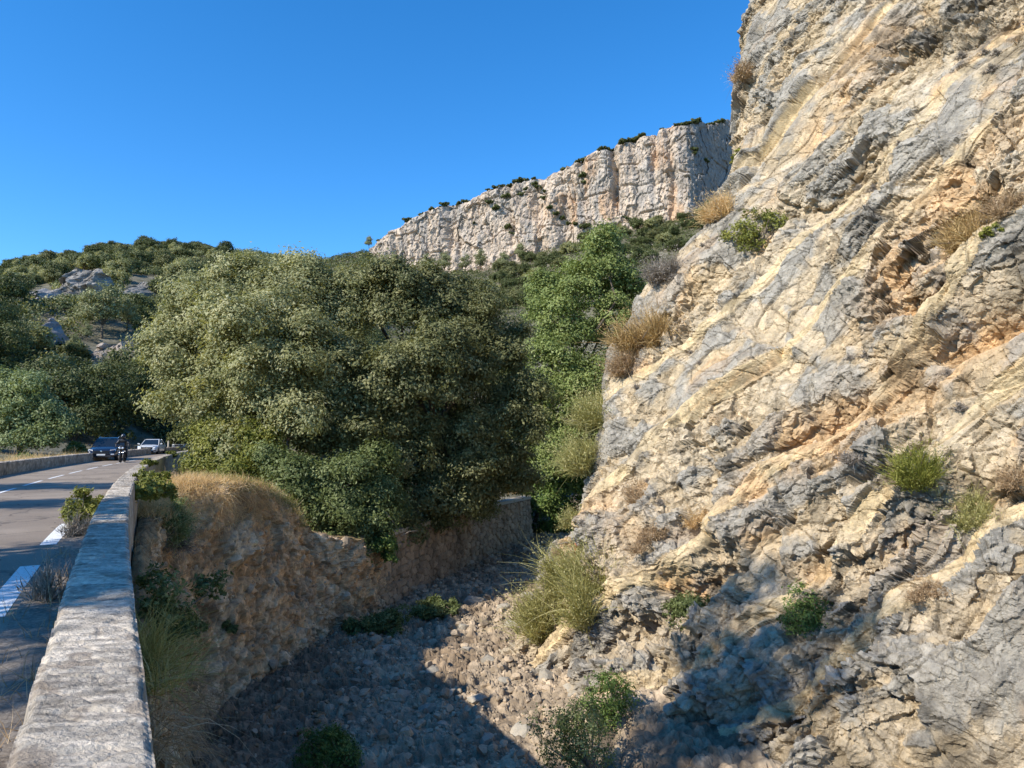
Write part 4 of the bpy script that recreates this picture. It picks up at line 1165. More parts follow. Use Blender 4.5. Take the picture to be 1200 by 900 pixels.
# undergrowth of both slopes: nobody could count it
def scrub(name, label, n, pxa, pxb, ya, yb_, seed, mat, ok=lambda a, b_: True, leafn=38, size=.45, spread=1.9):
    r_ = np.random.default_rng(seed); px = r_.uniform(pxa, pxb, n); y = np.sqrt(r_.uniform(ya ** 2, yb_ ** 2, n))
    x, z = hill_xy(px, y); py = 512 - (z - 1.65) / y * F
    y0 = interp(px, [(-600, 46), (-50, 58), (60, 72), (150, 84), (220, 92), (300, 96), (430, 84), (600, 78), (1400, 70)])
    keep = np.array([ok(a, c) for a, c in zip(px, py - 6)]) & (y > y0 + 2); x, y, z = x[keep], y[keep], z[keep]; n = len(x)
    h = r_.uniform(.5, 1.0, n) * spread; idx = np.repeat(np.arange(n), leafn); m = len(idx)
    d = unit(r_.normal(size=(m, 3))); d[:, 2] = np.abs(d[:, 2])
    P = np.stack([x, y, z], 1)[idx] + d * (h[idx] * r_.uniform(.6, 1.05, m))[:, None] * np.array([1.15, 1.15, .95])
    V, Fc = leaf_quads(P, d + r_.normal(size=(m, 3)) * .5, np.full(m, size), .6, r_)
    tint = np.clip(.5 + r_.normal(size=n)[idx] * .2 + r_.normal(size=m) * .14, 0, 1)
    print('scrub', n, P.min(0), P.max(0))
    tag(mesh(name, V, Fc, M[mat], fattr={'tint': tint}), label, 'scrub', kind='stuff')


scrub('undergrowth', 'low evergreen scrub covering the left hillside', 10500, -60, 450, 62, 290, 90, 'hill', lambda a, c: rocks_clear(a, c, 6))
scrub('undergrowth', 'low evergreen scrub covering the slope below the pale cliff', 3600, 420, 900, 150, 284, 91, 'hill')
scrub('undergrowth', 'sunlit olive scrub among the oaks of the left hillside', 2200, 0, 330, 90, 290, 92, 'oak', lambda a, c: rocks_clear(a, c, 6))

PFAR = np.stack([xf2, yf2, zf], -1)
def far_at(px, t):
    i = int(np.clip((px - 429) / .42, 0, len(pf) - 1)); j = int(np.argmin(np.abs(Tf[0] - t))); return PFAR[i, j]


pine = proto('aleppo_pine', 850, 'tall pale olive pine with a bare trunk standing out on the left hillside', None, 'pine', .3)
p = hill_hit(116, 398); k = p[1] / F * 74 / 7.3; pine.location = [float(c) for c in p - np.array([0, 0, .4])]; pine.scale = (k * 1.1, k * 1.1, k)
pg = 'pines on the left hillside'
for px, py, hp, lab in ((98, 380, 46, 'olive pine close on the left of the tall pale pine'), (20, 425, 54, 'yellow green slender pine at the left edge of the hillside'), (82, 425, 36, 'small pine with pale crown left of the shaded brown rock face'),
                        (98, 400, 28, 'small pale pine directly below the tall pale pine'), (97, 445, 28, 'bright green young conifer in front of the shaded rock face'), (145, 390, 46, 'dark pine right of the tall pale pine')):
    p = hill_hit(px, py); k = p[1] / F * hp / 7.0; dup(pine, p - np.array([0, 0, .4]), r.uniform(0, 6), (k * .8, k * .8, k), lab)
for px, py, hp in ((424, 292, 18), (500, 325, 30), (562, 318, 28), (590, 318, 26), (610, 300, 24), (520, 322, 30), (545, 318, 24)):
    p = hill_hit(px, py) if px > 440 else far_at(429, .97); k = p[1] / F * hp / 7.0
    dup(pine, p - np.array([0, 0, .5]), r.uniform(0, 6), (k, k, k), 'dark pine standing in front of the foot of the pale cliff' if px > 440 else 'lone dark pine on the skyline at the left end of the pale cliff', 'pines below the pale cliff' if px > 440 else None)
# shrubs on the rim and ledges of the pale cliff
rim = bush('ledge_shrub', 'dark shrub growing on the rim of the pale cliff', 'bush', (0, 0, 0), (0, 0, 1), 1.0, 'leafy', 'hill', 95, .55, 'shrubs on the rim of the pale cliff', leaf=.3)
first = True
def ledge(p, s, label, group):
    global first
    if first: rim.location = [float(c) for c in p]; rim.scale = (s, s, s); rim['label'] = label; rim['group'] = group; first = False
    else: dup(rim, p, r.uniform(0, 6), (s, s, s * .8), label, group)


for px in list(r.uniform(440, 862, 55)) + [710, 716, 722, 750, 757, 800, 806, 812, 820, 828, 836, 842, 850, 856]:
    ledge(far_at(px, .985), r.uniform(.7, 2.1), 'dark shrub growing on the rim of the pale cliff', 'shrubs on the rim of the pale cliff')
for px, py in [(574, 232), (580, 240), (610, 222), (632, 212), (640, 225), (646, 240), (652, 246), (660, 250), (668, 256), (676, 258), (690, 262), (684, 198), (686, 205), (596, 262), (600, 270), (735, 250), (740, 252), (615, 215), (625, 208), (555, 255), (818, 166), (822, 172), (835, 180), (640, 216), (590, 225), (725, 265)]:
    t = (interp(px, BOTF) - py) / (interp(px, BOTF) - interp(px, TOPF)); ledge(far_at(px, t), r.uniform(1.1, 2.4), 'small dark shrub rooted in a crack of the pale cliff face', 'shrubs in cracks of the pale cliff')
# ------------------------------------------------------------------ shrubs on the near cliff
CL = [  # px, py, r px, kind, material, label, density, tallness
    (882, 266, 40, 'leafy', 'yellowgreen', 'round yellow green bush high on the left shoulder of the near cliff', 1.6, 1.0),
    (690, 672, 64, 'broom', 'broom', 'large olive yellow broom bush at the foot of the near cliff', 2.6, 1.25),
    (640, 712, 53, 'broom', 'broom', 'olive broom bush lowest at the cliff foot beside the riverbed', 2.0, 1.2),
    (785, 692, 33, 'leafy', 'holly', 'low dark green shrub on the cliff right of the large broom bush', 1.3, .7),
    (1082, 556, 42, 'broom', 'yellowgreen', 'yellow green bush on the right part of the near cliff', 1.6, 1.0),
    (1122, 585, 36, 'broom', 'broom', 'dull olive bush just right of the yellow green cliff bush', 1.3, 1.0),
    (936, 712, 44, 'leafy', 'green', 'green upright shrub at the edge of the shaded cliff hollow', 1.3, 1.3),
    (715, 812, 46, 'leafy', 'green', 'bright green ivy climbing the shaded cliff base', 1.1, 1.2),
    (690, 868, 63, 'leafy', 'holly', 'dark shaded shrub at the bottom of the cliff base', 1.8, .9),
    (1152, 270, 45, 'broom', 'rust', 'brown and olive bush near the right edge on the upper cliff', 1.6, .9),
    (1192, 258, 29, 'dry', 'dry', 'dry brown bush touching the right edge on the upper cliff', 1.2, .9),
    (842, 240, 34, 'dry', 'straw', 'straw coloured dry bush on the skyline left of the round bush', 1.5, 1.0),
    (756, 392, 44, 'dry', 'rust', 'rust coloured dry bush on the left outline of the near cliff', 2.2, 1.1),
    (742, 428, 34, 'dry', 'dry', 'pinkish brown twiggy bush below the rust coloured bush', 1.5, .9),
    (697, 478, 42, 'broom', 'broom', 'tall olive bush on the left outline of the cliff beside the fresh green tree', 1.8, 1.3),
    (685, 525, 39, 'broom', 'broom', 'second olive bush lower on the left outline of the cliff', 1.6, 1.2),
    (786, 318, 29, 'dry', 'twigs', 'grey leafless bush on the outline below the skyline notch', 1.2, 1.1),
    (868, 82, 22, 'dry', 'dry', 'dry twiggy bush sticking out against the sky near the cliff top', 1.3, 1.1),
    (853, 168, 13, 'leafy', 'yellowgreen', 'small yellow green tuft on the cliff edge against the far cliff', .7, 1.1),
    (748, 575, 27, 'dry', 'dry', 'grey brown dry tuft above the large broom bush', 1.2, .8),
    (805, 592, 22, 'dry', 'straw', 'straw coloured grass tuft in the middle of the cliff', 1.0, .8),
    (768, 632, 24, 'dry', 'dry', 'reddish dry tuft right above the low dark green shrub', 1.0, .7),
    (1090, 688, 22, 'dry', 'dry', 'small reddish brown dry bush low on the right of the cliff', 1.0, .7),
    (1185, 552, 27, 'dry', 'dry', 'reddish brown dry bush at the right edge in the middle of the cliff', 1.2, .8),
    (1015, 545, 17, 'dry', 'twigs', 'thin grey dry tuft left of the yellow green cliff bush', .7, .8),
    (665, 600, 17, 'broom', 'broom', 'small olive tuft on the lowest point of the cliff outline', .8, 1.1),
    (1180, 292, 15, 'leafy', 'yellowgreen', 'small yellow green tuft below the brown bush at the right edge', .6, .8),
]
M['twigs'] = leafmat('grey_twigs', (.14, .115, .09), (.27, .23, .19), (.42, .37, .31), .1, .85)
for k, (px, py, rp, kind, mat, lab, dens, tall) in enumerate(CL):
    p = on_cliff(px, py + rp * .45, -.05) if py < 790 else Wz(px, py + rp * .5, -5.2)
    d = p[1]; rad = rp / F * d
    bush('cliff_shrub', lab, 'bush', p, NN * .55 + np.array([0, 0, .75]), rad, kind, mat, 900 + k, dens, None, tall, leaf=max(.045, .0034 * d), second=None)
# small dry tufts in the joints of the cliff
r = np.random.default_rng(66); tuft = None
for k in range(38):
    u = r.uniform(.6, 17); v = r.uniform(1, 22); D, _ = cliff_disp(np.array([u]), np.array([v])); p = cliff_point(np.array([u]), np.array([v]), D)[0]
    s_ = r.uniform(.6, 1.5)
    if tuft is None:
        tuft = bush('grass_tuft', 'small dry grass tuft rooted in a joint of the near cliff', 'grass tuft', p, NN * .6 + np.array([0, 0, .7]), .16, 'dry', 'twigs', 970, .35, 'dry tufts in the joints of the near cliff', 1.0, .04)
    else: dup(tuft, p, 0, (s_, s_, s_), None, None)

# ------------------------------------------------------------------ plants of bank, riverbed and road edge
def ground_bush(px, py, z, rp, kind, mat, lab, dens, seed, tall=1.0, name='bush'):
    p = Wz(px, py + rp * .6, z); rad = rp / F * p[1]
    return bush(name, lab, 'bush', p, (0, 0, 1), rad, kind, mat, seed, dens, None, tall, max(.05, .0034 * p[1]))


ground_bush(395, 872, -5.95, 44, 'leafy', 'green', 'green shrub growing in the shaded near riverbed', 2.0, 1001, .9)
ground_bush(450, 718, -5.95, 34, 'leafy', 'holly', 'dark shaded ivy mound at the foot of the river wall', 1.4, 1002, .6)
ground_bush(505, 708, -5.95, 26, 'leafy', 'holly', 'dark green shrub right of the ivy mound in the riverbed', 1.1, 1003, .9)
ground_bush(415, 728, -5.95, 20, 'leafy', 'holly', 'small dark plant left of the ivy mound at the wall foot', .8, 1004, .6)
p = on_bank(188, 712); bush('bank_shrub', 'dark green shrub on the earth bank just right of the parapet', 'bush', p + np.array([0, 0, -.25]), (.5, -.5, .7), .72, 'leafy', 'holly', 1005, 1.6, None, .9, .07)
p = on_bank(225, 735); bush('bank_shrub', 'smaller dark shrub on the bank right of the one beside the parapet', 'bush', p, (.5, -.5, .7), .42, 'leafy', 'holly', 1006, .8, None, .9, .07)
p = on_bank(205, 640); bush('bank_shrub', 'thin grey green shrub on the upper bank near the parapet', 'bush', p, (.5, -.6, .6), .6, 'broom', 'twigs', 1007, .8, None, .8, .06)
p = on_bank(275, 740); bush('bank_shrub', 'tiny dark plant in the middle of the earth bank', 'bush', p, (.5, -.6, .6), .25, 'leafy', 'holly', 1008, .5, None, .8, .06)


def tufts(name, label, pts, n_each, ln, w, mat, seed, droop=.35, up=(0, 0, 1), spread=.5, fan=.55):
    r_ = np.random.default_rng(seed); P = np.repeat(np.asarray(pts, float), n_each, 0); m = len(P)
    P = P + r_.normal(size=(m, 3)) * spread * np.array([.3, .3, .05])
    V, Fc, t = strands(P, np.array(up) + r_.normal(size=(m, 3)) * fan, ln * r_.uniform(.45, 1.2, m), w, r_, 3, droop, .22)
    o = mesh(name, V, Fc, M[mat], fattr={'tint': t}); tag(o, label, 'grass', kind='stuff'); return o


r = np.random.default_rng(5)
# dry grass covering the mound
sel = []
yi = np.searchsorted(yb, 17.5); ye = np.searchsorted(yb, 27.5)
for k in range(1500):
    i = r.integers(yi, ye); j = r.integers(int(NB * .02), int(NB * .36)); sel.append(PB[i, j])
tufts('dry_grass', 'straw coloured dry grass covering the top of the earth mound', sel, 17, .34, .013, 'straw', 21, .3)
sel = [PB[r.integers(np.searchsorted(yb, 23.4), np.searchsorted(yb, 27.5)), r.integers(int(NB * .12), int(NB * .36))] for k in range(260)]
tufts('green_grass', 'yellow green grass on the right end of the earth mound', sel, 16, .42, .014, 'yellowgreen', 22, .3)
sel = [on_bank(px + r.normal() * 16, py + r.normal() * 16) for px, py in [(185, 770), (195, 790), (180, 750), (205, 765)] * 14]
tufts('green_grass', 'dull green grass clump on the bank below the dark shrub', sel, 26, .75, .014, 'broom', 23, .25, (.35, -.35, .9))
sel = [on_bank(px + r.normal() * 20, py + r.normal() * 14) for px, py in [(200, 825), (225, 805), (195, 855), (215, 865), (240, 820)] * 16]
tufts('dry_grass', 'brown dry stems hanging on the lower bank', sel, 14, .85, .011, 'dry', 24, .75, (.5, -.4, .5))
sel = [on_bank(px + r.normal() * 14, py + r.normal() * 18) for px, py in [(175, 640), (190, 660), (215, 620), (235, 640)] * 12]
tufts('dry_grass', 'thin dry weeds on the upper bank beside the parapet', sel, 10, .5, .01, 'dry', 25, .5, (.4, -.3, .7))
sel = [PB[r.integers(np.searchsorted(yb, 18.5), np.searchsorted(yb, 25.5)), r.integers(int(NB * .3), int(NB * .47))] for k in range(420)]
tufts('dry_grass', 'straw stems hanging over the edge of the earth mound', sel, 12, .5, .012, 'straw', 29, .8, (.5, -.4, .45))
# verge weeds along both walls
sel = [road(s, r.uniform(-.78, -.34), .01) for s in np.concatenate([r.uniform(2.5, 12, 42), r.uniform(15, 40, 60)])]
tufts('verge_weeds', 'dry brown weeds along the foot of the right parapet', sel, 8, .3, .006, 'dry', 26, .2, spread=.12)
sel = [road(s, r.uniform(-6.9, -6.5), .45) for s in r.uniform(24, 60, 240)]
tufts('verge_weeds', 'dry grass on top of the low wall left of the road', sel, 12, .22, .014, 'straw', 27, .2, spread=.25)
sel = [road(s, r.uniform(-9.5, -6.9), .25) for s in r.uniform(20, 75, 420)]
tufts('verge_weeds', 'tall dry grass behind the low wall left of the road', sel, 12, .6, .02, 'straw', 28, .2, spread=.4)


def road_bush(name, s, lat, z, rad, kind, mat, lab, dens, seed, tall=1.0, up=(0, 0, 1), leaf=.06):
    return bush(name, lab, 'plant', road(s, lat, z), up, rad, kind, mat, seed, dens, None, tall, leaf)


road_bush('roadside_plant', 15.6, -.62, .0, .42, 'leafy', 'yellowgreen', 'leafy green weed at the foot of the parapet beside the white dash', 1.5, 1101, 1.5, leaf=.055)
road_bush('roadside_plant', 17.0, -.58, .0, .36, 'leafy', 'yellowgreen', 'smaller leafy weed behind the one beside the white dash', 1.0, 1102, 1.5, leaf=.055)
road_bush('roadside_plant', 13.9, -.62, .0, .3, 'dry', 'twigs', 'thin grey weed stalks in front of the leafy weed by the parapet', .5, 1103, 1.6, leaf=.03)
road_bush('roadside_plant', 8.6, -.56, .0, .28, 'dry', 'twigs', 'thin dry weed stalks beside the nearest white dash', .35, 1104, 1.8, leaf=.02)
road_bush('overhanging_plant', 17.2, .30, .45, .42, 'leafy', 'yellowgreen', 'leafy plant spilling over the outer edge of the parapet', 1.6, 1105, .9, (.6, -.2, .6), .06)
road_bush('overhanging_plant', 18.9, .42, .35, .42, 'leafy', 'yellowgreen', 'second leafy plant on the outer edge of the parapet, farther from the camera', 1.3, 1106, 1.0, (.5, -.1, .7), .06)
p = on_bank(205, 612); bush('overhanging_plant', 'grey green trailing plant between the parapet and the mound', 'plant', p, (.6, -.5, .4), .62, 'broom', 'silver', 1107, 1.2, None, .9, .07)
road_bush('overhanging_plant', 27.5, .1, .66, .26, 'leafy', 'yellowgreen', 'bright green tuft on the parapet where it starts to bend', .9, 1108, .7, leaf=.07)
road_bush('overhanging_plant', 43.5, .1, .6, .35, 'leafy', 'yellowgreen', 'bright green tuft on the far bend of the parapet right of the white car', .8, 1109, .6, leaf=.1)
p = road(30, 1.3, -1.2); bush('dry_plant', 'pale dry stems standing in front of the shaded outer side of the parapet', 'plant', p, (.1, -.1, 1), 1.15, 'dry', 'straw', 1110, .35, None, 1.5, .03)

# ------------------------------------------------------------------ vehicles
M['blue_paint'] = plain('dark_blue_car_paint', (.012, .016, .032), .25, .2, .5, .6, .02)
M['white_paint'] = plain('white_car_paint', (.72, .72, .70), .25, 0, .5, .8, .02)
M['grey_paint'] = plain('grey_car_paint', (.30, .32, .34), .25, .3, .5, .8, .02)
M['glass'] = plain('dark_car_glass', (.012, .016, .02), .06, 0, .7, 0, 0)
M['rubber'] = plain('tyre_rubber', (.018, .018, .018), .85)
M['alloy'] = plain('wheel_alloy', (.45, .45, .46), .3, .9)
M['black'] = plain('black_plastic', (.02, .02, .022), .55)
M['lampglass'] = plain('headlamp_glass', (.75, .78, .8), .1, .4, .6, .5, .02)
M['plate'] = plain('plate_white', (.78, .78, .76), .5, 0, .4, 0, .02)
M['chrome'] = plain('chrome', (.7, .7, .7), .15, 1)
M['leather'] = plain('black_leather', (.022, .022, .024), .5)
M['denim'] = plain('dark_trousers', (.03, .034, .045), .8)
M['skin'] = plain('skin', (.45, .28, .2), .6)
M['helmet'] = plain('dark_helmet', (.04, .04, .045), .2, 0, .5, .8)
M['red'] = plain('red_paint', (.55, .06, .04), .6)


def car(name, label, paint, s, lat, suv, group=None):
    """front towards -s (facing the camera); built nose at +x"""
    c0 = road(s, lat, 0); t = thing(name, label, 'car', c0, road_dir(s) + math.pi, group)
    H = 1.62 if suv else 1.44; hood = .98 if suv else .88; g = .24 if suv else .18; w = .92 if suv else .89; Ln = 2.2
    def ring(x, wd, zb, zt, zc):
        h = [(wd * .84, zb), (wd * .98, zb + .12), (wd, (zb + zt) * .5), (wd * .985, zt - .14), (wd * .9, zt - .02)]
        return [(x, y, z) for y, z in h] + [(x, wd * .45, zc)] + [(x, -wd * .45, zc)] + [(x, -y, z) for y, z in h[::-1]]
    st = [(Ln, w * .80, g + .06, .60, .62), (Ln - .1, w * .93, g, .70, .73), (Ln - .4, w * .98, g, hood - .16, hood - .12), (Ln - .8, w, g, hood - .08, hood - .03), (Ln - 1.2, w, g, hood, hood + .03),
          (0, w, g, hood + .02, hood + .04), (-1.2, w, g, hood + .03, hood + .05), (-1.9, w * .98, g, hood + .02, hood + .04), (-Ln + .05, w * .9, g + .1, hood - .08, hood - .05), (-Ln, w * .82, g + .18, hood - .2, hood - .18)]
    b = MB(); b.loft([ring(*q) for q in st]); b.build('body', M[paint], t, True, .03)
    zs = hood + .015; xf, xr = Ln - 1.22, (-1.95 if suv else -1.6); tf_, tr = xf - (.75 if suv else .85), xr + (.35 if suv else .7)
    wb, wt = w * .9, w * .70
    MB().loft([[(tf_ + .02, wt, H - .07), (tf_ + .02, -wt, H - .07), (tf_ - .25, -wt * .98, H), (tf_ - .25, wt * .98, H)], [(tr, wt, H - .06), (tr, -wt, H - .06), (tr + .2, -wt * .98, H - .01), (tr + .2, wt * .98, H - .01)]]).build('roof', M[paint], t, True, .02)
    MB().add([(xf, wb * .96, zs), (xf, -wb * .96, zs), (tf_, -wt * .97, H - .06), (tf_, wt * .97, H - .06), (xf - .05, wb * .96, zs), (xf - .05, -wb * .96, zs), (tf_ - .05, -wt * .97, H - .06), (tf_ - .05, wt * .97, H - .06)],
             [(0, 1, 2, 3)[::-1], (4, 5, 6, 7), (0, 1, 5, 4), (1, 2, 6, 5), (2, 3, 7, 6), (3, 0, 4, 7)]).build('windscreen', M['glass'], t)
    MB().add([(xr, wb * .94, zs + .02), (xr, -wb * .94, zs + .02), (tr, -wt * .96, H - .07), (tr, wt * .96, H - .07), (xr + .05, wb * .94, zs + .02), (xr + .05, -wb * .94, zs + .02), (tr + .05, -wt * .96, H - .07), (tr + .05, wt * .96, H - .07)],
             [(0, 1, 2, 3), (7, 6, 5, 4), (0, 1, 5, 4), (1, 2, 6, 5), (2, 3, 7, 6), (3, 0, 4, 7)]).build('rear_window', M['glass'], t)
    for sg in (1, -1):
        MB().add([(xf - .12, sg * wb, zs), (xr + .12, sg * wb, zs), (tr + .06, sg * wt, H - .08), (tf_ - .04, sg * wt, H - .08), (xf - .12, sg * (wb - .03), zs), (xr + .12, sg * (wb - .03), zs), (tr + .06, sg * (wt - .03), H - .08), (tf_ - .04, sg * (wt - .03), H - .08)],
                 [(0, 1, 2, 3), (7, 6, 5, 4), (0, 1, 5, 4), (1, 2, 6, 5), (2, 3, 7, 6), (3, 0, 4, 7)]).build('side_window', M['glass'], t)
        pb = MB()
        pb.tube([(xf, sg * wb * .98, zs - .02), (tf_, sg * wt * .99, H - .06)], .035, 6); pb.tube([(-.25, sg * (wb + .005), zs), (-.3, sg * (wt + .005), H - .07)], .035, 6); pb.tube([(xr, sg * wb * .97, zs), (tr, sg * wt * .98, H - .06)], .05, 6)
        pb.build('pillars', M[paint], t)
        MB().loft([[(xf - .05, sg * (w + .02), hood + .03), (xf - .05, sg * (w + .2), hood + .06), (xf - .05, sg * (w + .2), hood + .18), (xf - .05, sg * (w + .02), hood + .15)], [(xf - .17, sg * (w + .02), hood + .04), (xf - .17, sg * (w + .18), hood + .07), (xf - .17, sg * (w + .18), hood + .16), (xf - .17, sg * (w + .02), hood + .14)]]).build('mirror', M[paint], t, False, .015)
        hl = MB(); hl.loft([[(Ln - .06, sg * .52, .62), (Ln - .05, sg * .52, .76), (Ln - .32, sg * .84, .80), (Ln - .26, sg * .86, .64)], [(Ln - .14, sg * .52, .62), (Ln - .14, sg * .52, .77), (Ln - .4, sg * .8, .81), (Ln - .36, sg * .82, .64)]])
        hl.build('headlight', M['lampglass'], t, False, .01)
        MB().box(Ln - .09, Ln + .012, sg * .7 - .11, sg * .7 + .11, g + .16, g + .25).build('fog_light', M['lampglass'] if suv else M['black'], t, False, .02)
        MB().box(-Ln - .01, -Ln + .12, sg * .68 - .12, sg * .68 + .12, hood - .38, hood - .2).build('tail_light', M['red'], t, False, .02)
        for xw in (Ln - .85, -Ln + .85):
            R_ = .35 if suv else .325
            tyre = MB().disc((xw, sg * (w - .11), R_), (0, sg, 0), [(-.11, R_ * .62), (-.10, R_ * .95), (-.06, R_), (.08, R_), (.115, R_ * .94), (.115, R_ * .66)]).build('tyre', M['rubber'], None, True)
            wheel = MB().disc((xw, sg * (w - .11), R_), (0, sg, 0), [(-.05, .05), (.085, .05)], 12).build('wheel', M['alloy'], t); tyre.parent = wheel
            rb = MB()
            for q in range(5):
                an = q * 2 * math.pi / 5; rb.tube([(xw + .05 * math.cos(an), sg * (w - .02), R_ + .05 * math.sin(an)), (xw + R_ * .63 * math.cos(an), sg * (w - .01), R_ + R_ * .63 * math.sin(an))], .03, 5)
            rb.disc((xw, sg * (w - .11), R_), (0, sg, 0), [(.06, R_ * .66), (.118, R_ * .66), (.118, R_ * .58), (.06, R_ * .58)])
            o = rb.build('rim', M['alloy'], wheel)
    gr = MB()
    for q in range(4): gr.box(Ln - .02, Ln + .015, -.46, .46, .50 + q * .05, .525 + q * .05)
    gr.box(Ln - .05, Ln + .004, -.5, .5, .48, .69).build('grille', M['black'], t)
    MB().disc((Ln + .01, 0, .66), (1, 0, 0), [(0, .06), (.012, .06), (.016, .04)], 16).build('badge', M['chrome'], t)
    MB().box(Ln - .03, Ln + .016, -.62, .62, g + .02, g + .15).build('lower_intake', M['black'], t, False, .01)
    MB().box(Ln, Ln + .03, -.26, .26, .38, .48).build('number_plate', M['plate'], t)
    MB().box(-Ln - .02, -Ln + .02, -.26, .26, .62, .73).build('number_plate', M['plate'], t)
    if suv:
        for sg in (1, -1): MB().tube([(tf_ - .3, sg * wt * .92, H - .01), (tf_ - .4, sg * wt * .92, H + .05), (tr + .3, sg * wt * .92, H + .05), (tr + .2, sg * wt * .92, H)], .018, 6).build('roof_rail', M['chrome'], t, True)
    return t


def at_road(px, py):
    p = Wz(px, py, 0); ss = np.linspace(20, 120, 4000); q = road(ss, 0); k = np.argmin((q[:, 0] - p[0]) ** 2 + (q[:, 1] - p[1]) ** 2)
    n = road_dir(ss[k]); return ss[k], (p[0] - q[k, 0]) * math.sin(n) - (p[1] - q[k, 1]) * math.cos(n)


s1, l1 = at_road(121, 539.6); s2, l2 = at_road(174, 532); s3, l3 = at_road(212, 527.5); s4, l4 = at_road(141, 542.0)
print('cars', s1, l1, s2, l2, s3, l3, s4, l4)
car('car', 'dark blue car with roof rails coming round the bend towards the camera', 'blue_paint', s1 + 2, l1, True)
car('car', 'white saloon car behind the motorcycle, farther along the bend', 'white_paint', s2 + 2, l2, False)
car('car', 'grey car half hidden by leaves at the far end of the road', 'grey_paint', s3 + 2, l3, False)

# motorcycle and rider (bike nose at +x)
c0 = road(s4 + 1, l4); rz = road_dir(s4 + 1) + math.pi
bk = thing('motorcycle', 'dark motorcycle with lit looking twin headlamps riding beside the blue car', 'motorcycle', c0, rz)
for nm, xw in (('front_wheel', .74), ('rear_wheel', -.70)):
    wb = MB().disc((xw, 0, .31), (0, 1, 0), [(-.06, .05), (.06, .05)], 12)
    for q in range(6):
        an = q * math.pi / 3; wb.tube([(xw, 0, .31), (xw + .23 * math.cos(an), 0, .31 + .23 * math.sin(an))], .015, 5)
    wo = wb.build(nm, M['black'], bk)
    ty = MB().disc((xw, 0, .31), (0, 1, 0), [(-.05, .22), (-.065, .27), (-.04, .305), (0, .315), (.04, .305), (.065, .27), (.05, .22), (-.05, .22)], 24).build('tyre', M['rubber'], wo, True)
fk = MB()
for sg in (1, -1): fk.tube([(.74, sg * .1, .31), (.42, sg * .1, .98)], [.03, .026], 8)
fk.build('fork', M['chrome'], bk, True)
MB().loft([[(.58, y, z) for y, z in ((.05, .78), (.17, .86), (.14, 1.04), (0, 1.12), (-.14, 1.04), (-.17, .86), (-.05, .78))], [(.36, y, z) for y, z in ((.1, .72), (.22, .84), (.2, 1.02), (0, 1.1), (-.2, 1.02), (-.22, .84), (-.1, .72))]]).build('front_fairing', M['black'], bk, True, .015)
MB().loft([[(.46, .16, 1.06), (.46, -.16, 1.06), (.34, -.13, 1.28), (.34, .13, 1.28)], [(.43, .16, 1.06), (.43, -.16, 1.06), (.31, -.13, 1.28), (.31, .13, 1.28)]]).build('windshield', M['glass'], bk)
for sg in (1, -1): MB().disc((.575, sg * .085, .93), (1, 0, .1), [(-.03, .07), (.01, .072), (.03, .05)], 14).build('headlight', M['lampglass'], bk, True)
MB().loft([[(x, y * k, z0_ + z) for y, z in ((.14, -.06), (.17, .04), (.1, .13), (-.1, .13), (-.17, .04), (-.14, -.06))] for x, k, z0_ in ((.32, .7, .84), (.15, 1.05, .86), (-.1, .8, .82))]).build('tank', M['black'], bk, True, .01)
MB().loft([[(x, y * k, z0_ + z) for y, z in ((.13, -.05), (.14, .03), (-.14, .03), (-.13, -.05))] for x, k, z0_ in ((-.08, .8, .80), (-.4, 1.05, .80), (-.75, .8, .92), (-.95, .5, .95))]).build('seat', M['leather'], bk, False, .02)
MB().box(-.25, .3, -.17, .17, .28, .68).build('engine', M['black'], bk, False, .05)
MB().tube([(.2, -.16, .35), (-.2, -.2, .28), (-.9, -.22, .42)], [.03, .04, .055], 8).build('exhaust', M['chrome'], bk, True)
MB().tube([(.30, .36, 1.02), (.4, .2, 1.06), (.41, 0, 1.04), (.4, -.2, 1.06), (.30, -.36, 1.02)], .014, 6).build('handlebar', M['black'], bk, True)
for sg in (1, -1):
    mr = MB().tube([(.4, sg * .22, 1.06), (.44, sg * .34, 1.22)], .008, 5); mr.box(.425, .445, sg * .36 - .07, sg * .36 + .07, 1.19, 1.27); mr.build('mirror', M['black'], bk)
MB().box(-1.02, -.98, -.09, .09, .62, .74).build('number_plate', M['plate'], bk)
MB().loft([[(x, y, z0_ + z) for y, z in ((.06, -.02), (.06, .02), (-.06, .02), (-.06, -.02))] for x, z0_ in ((.98, .58), (.74, .66), (.5, .60))]).build('mudguard', M['black'], bk, False, .01)


def skin_body(name, J, E, parent, mat, root=0, lev=1):
    me = bpy.data.meshes.new(name); me.from_pydata([j[:3] for j in J], E, []); o = bpy.data.objects.new(name, me); COL.objects.link(o); o.parent = parent
    me.materials.append(mat); m_ = o.modifiers.new('skin', 'SKIN'); m_.use_smooth_shade = True
    if not me.skin_vertices: bpy.context.view_layer.objects.active = o
    for k, v in enumerate(me.skin_vertices[0].data):
        v.radius = (J[k][3], J[k][3] if len(J[k]) < 5 else J[k][4]); v.use_root = (k == root)
    s_ = o.modifiers.new('sub', 'SUBSURF'); s_.levels = s_.render_levels = lev
    return o


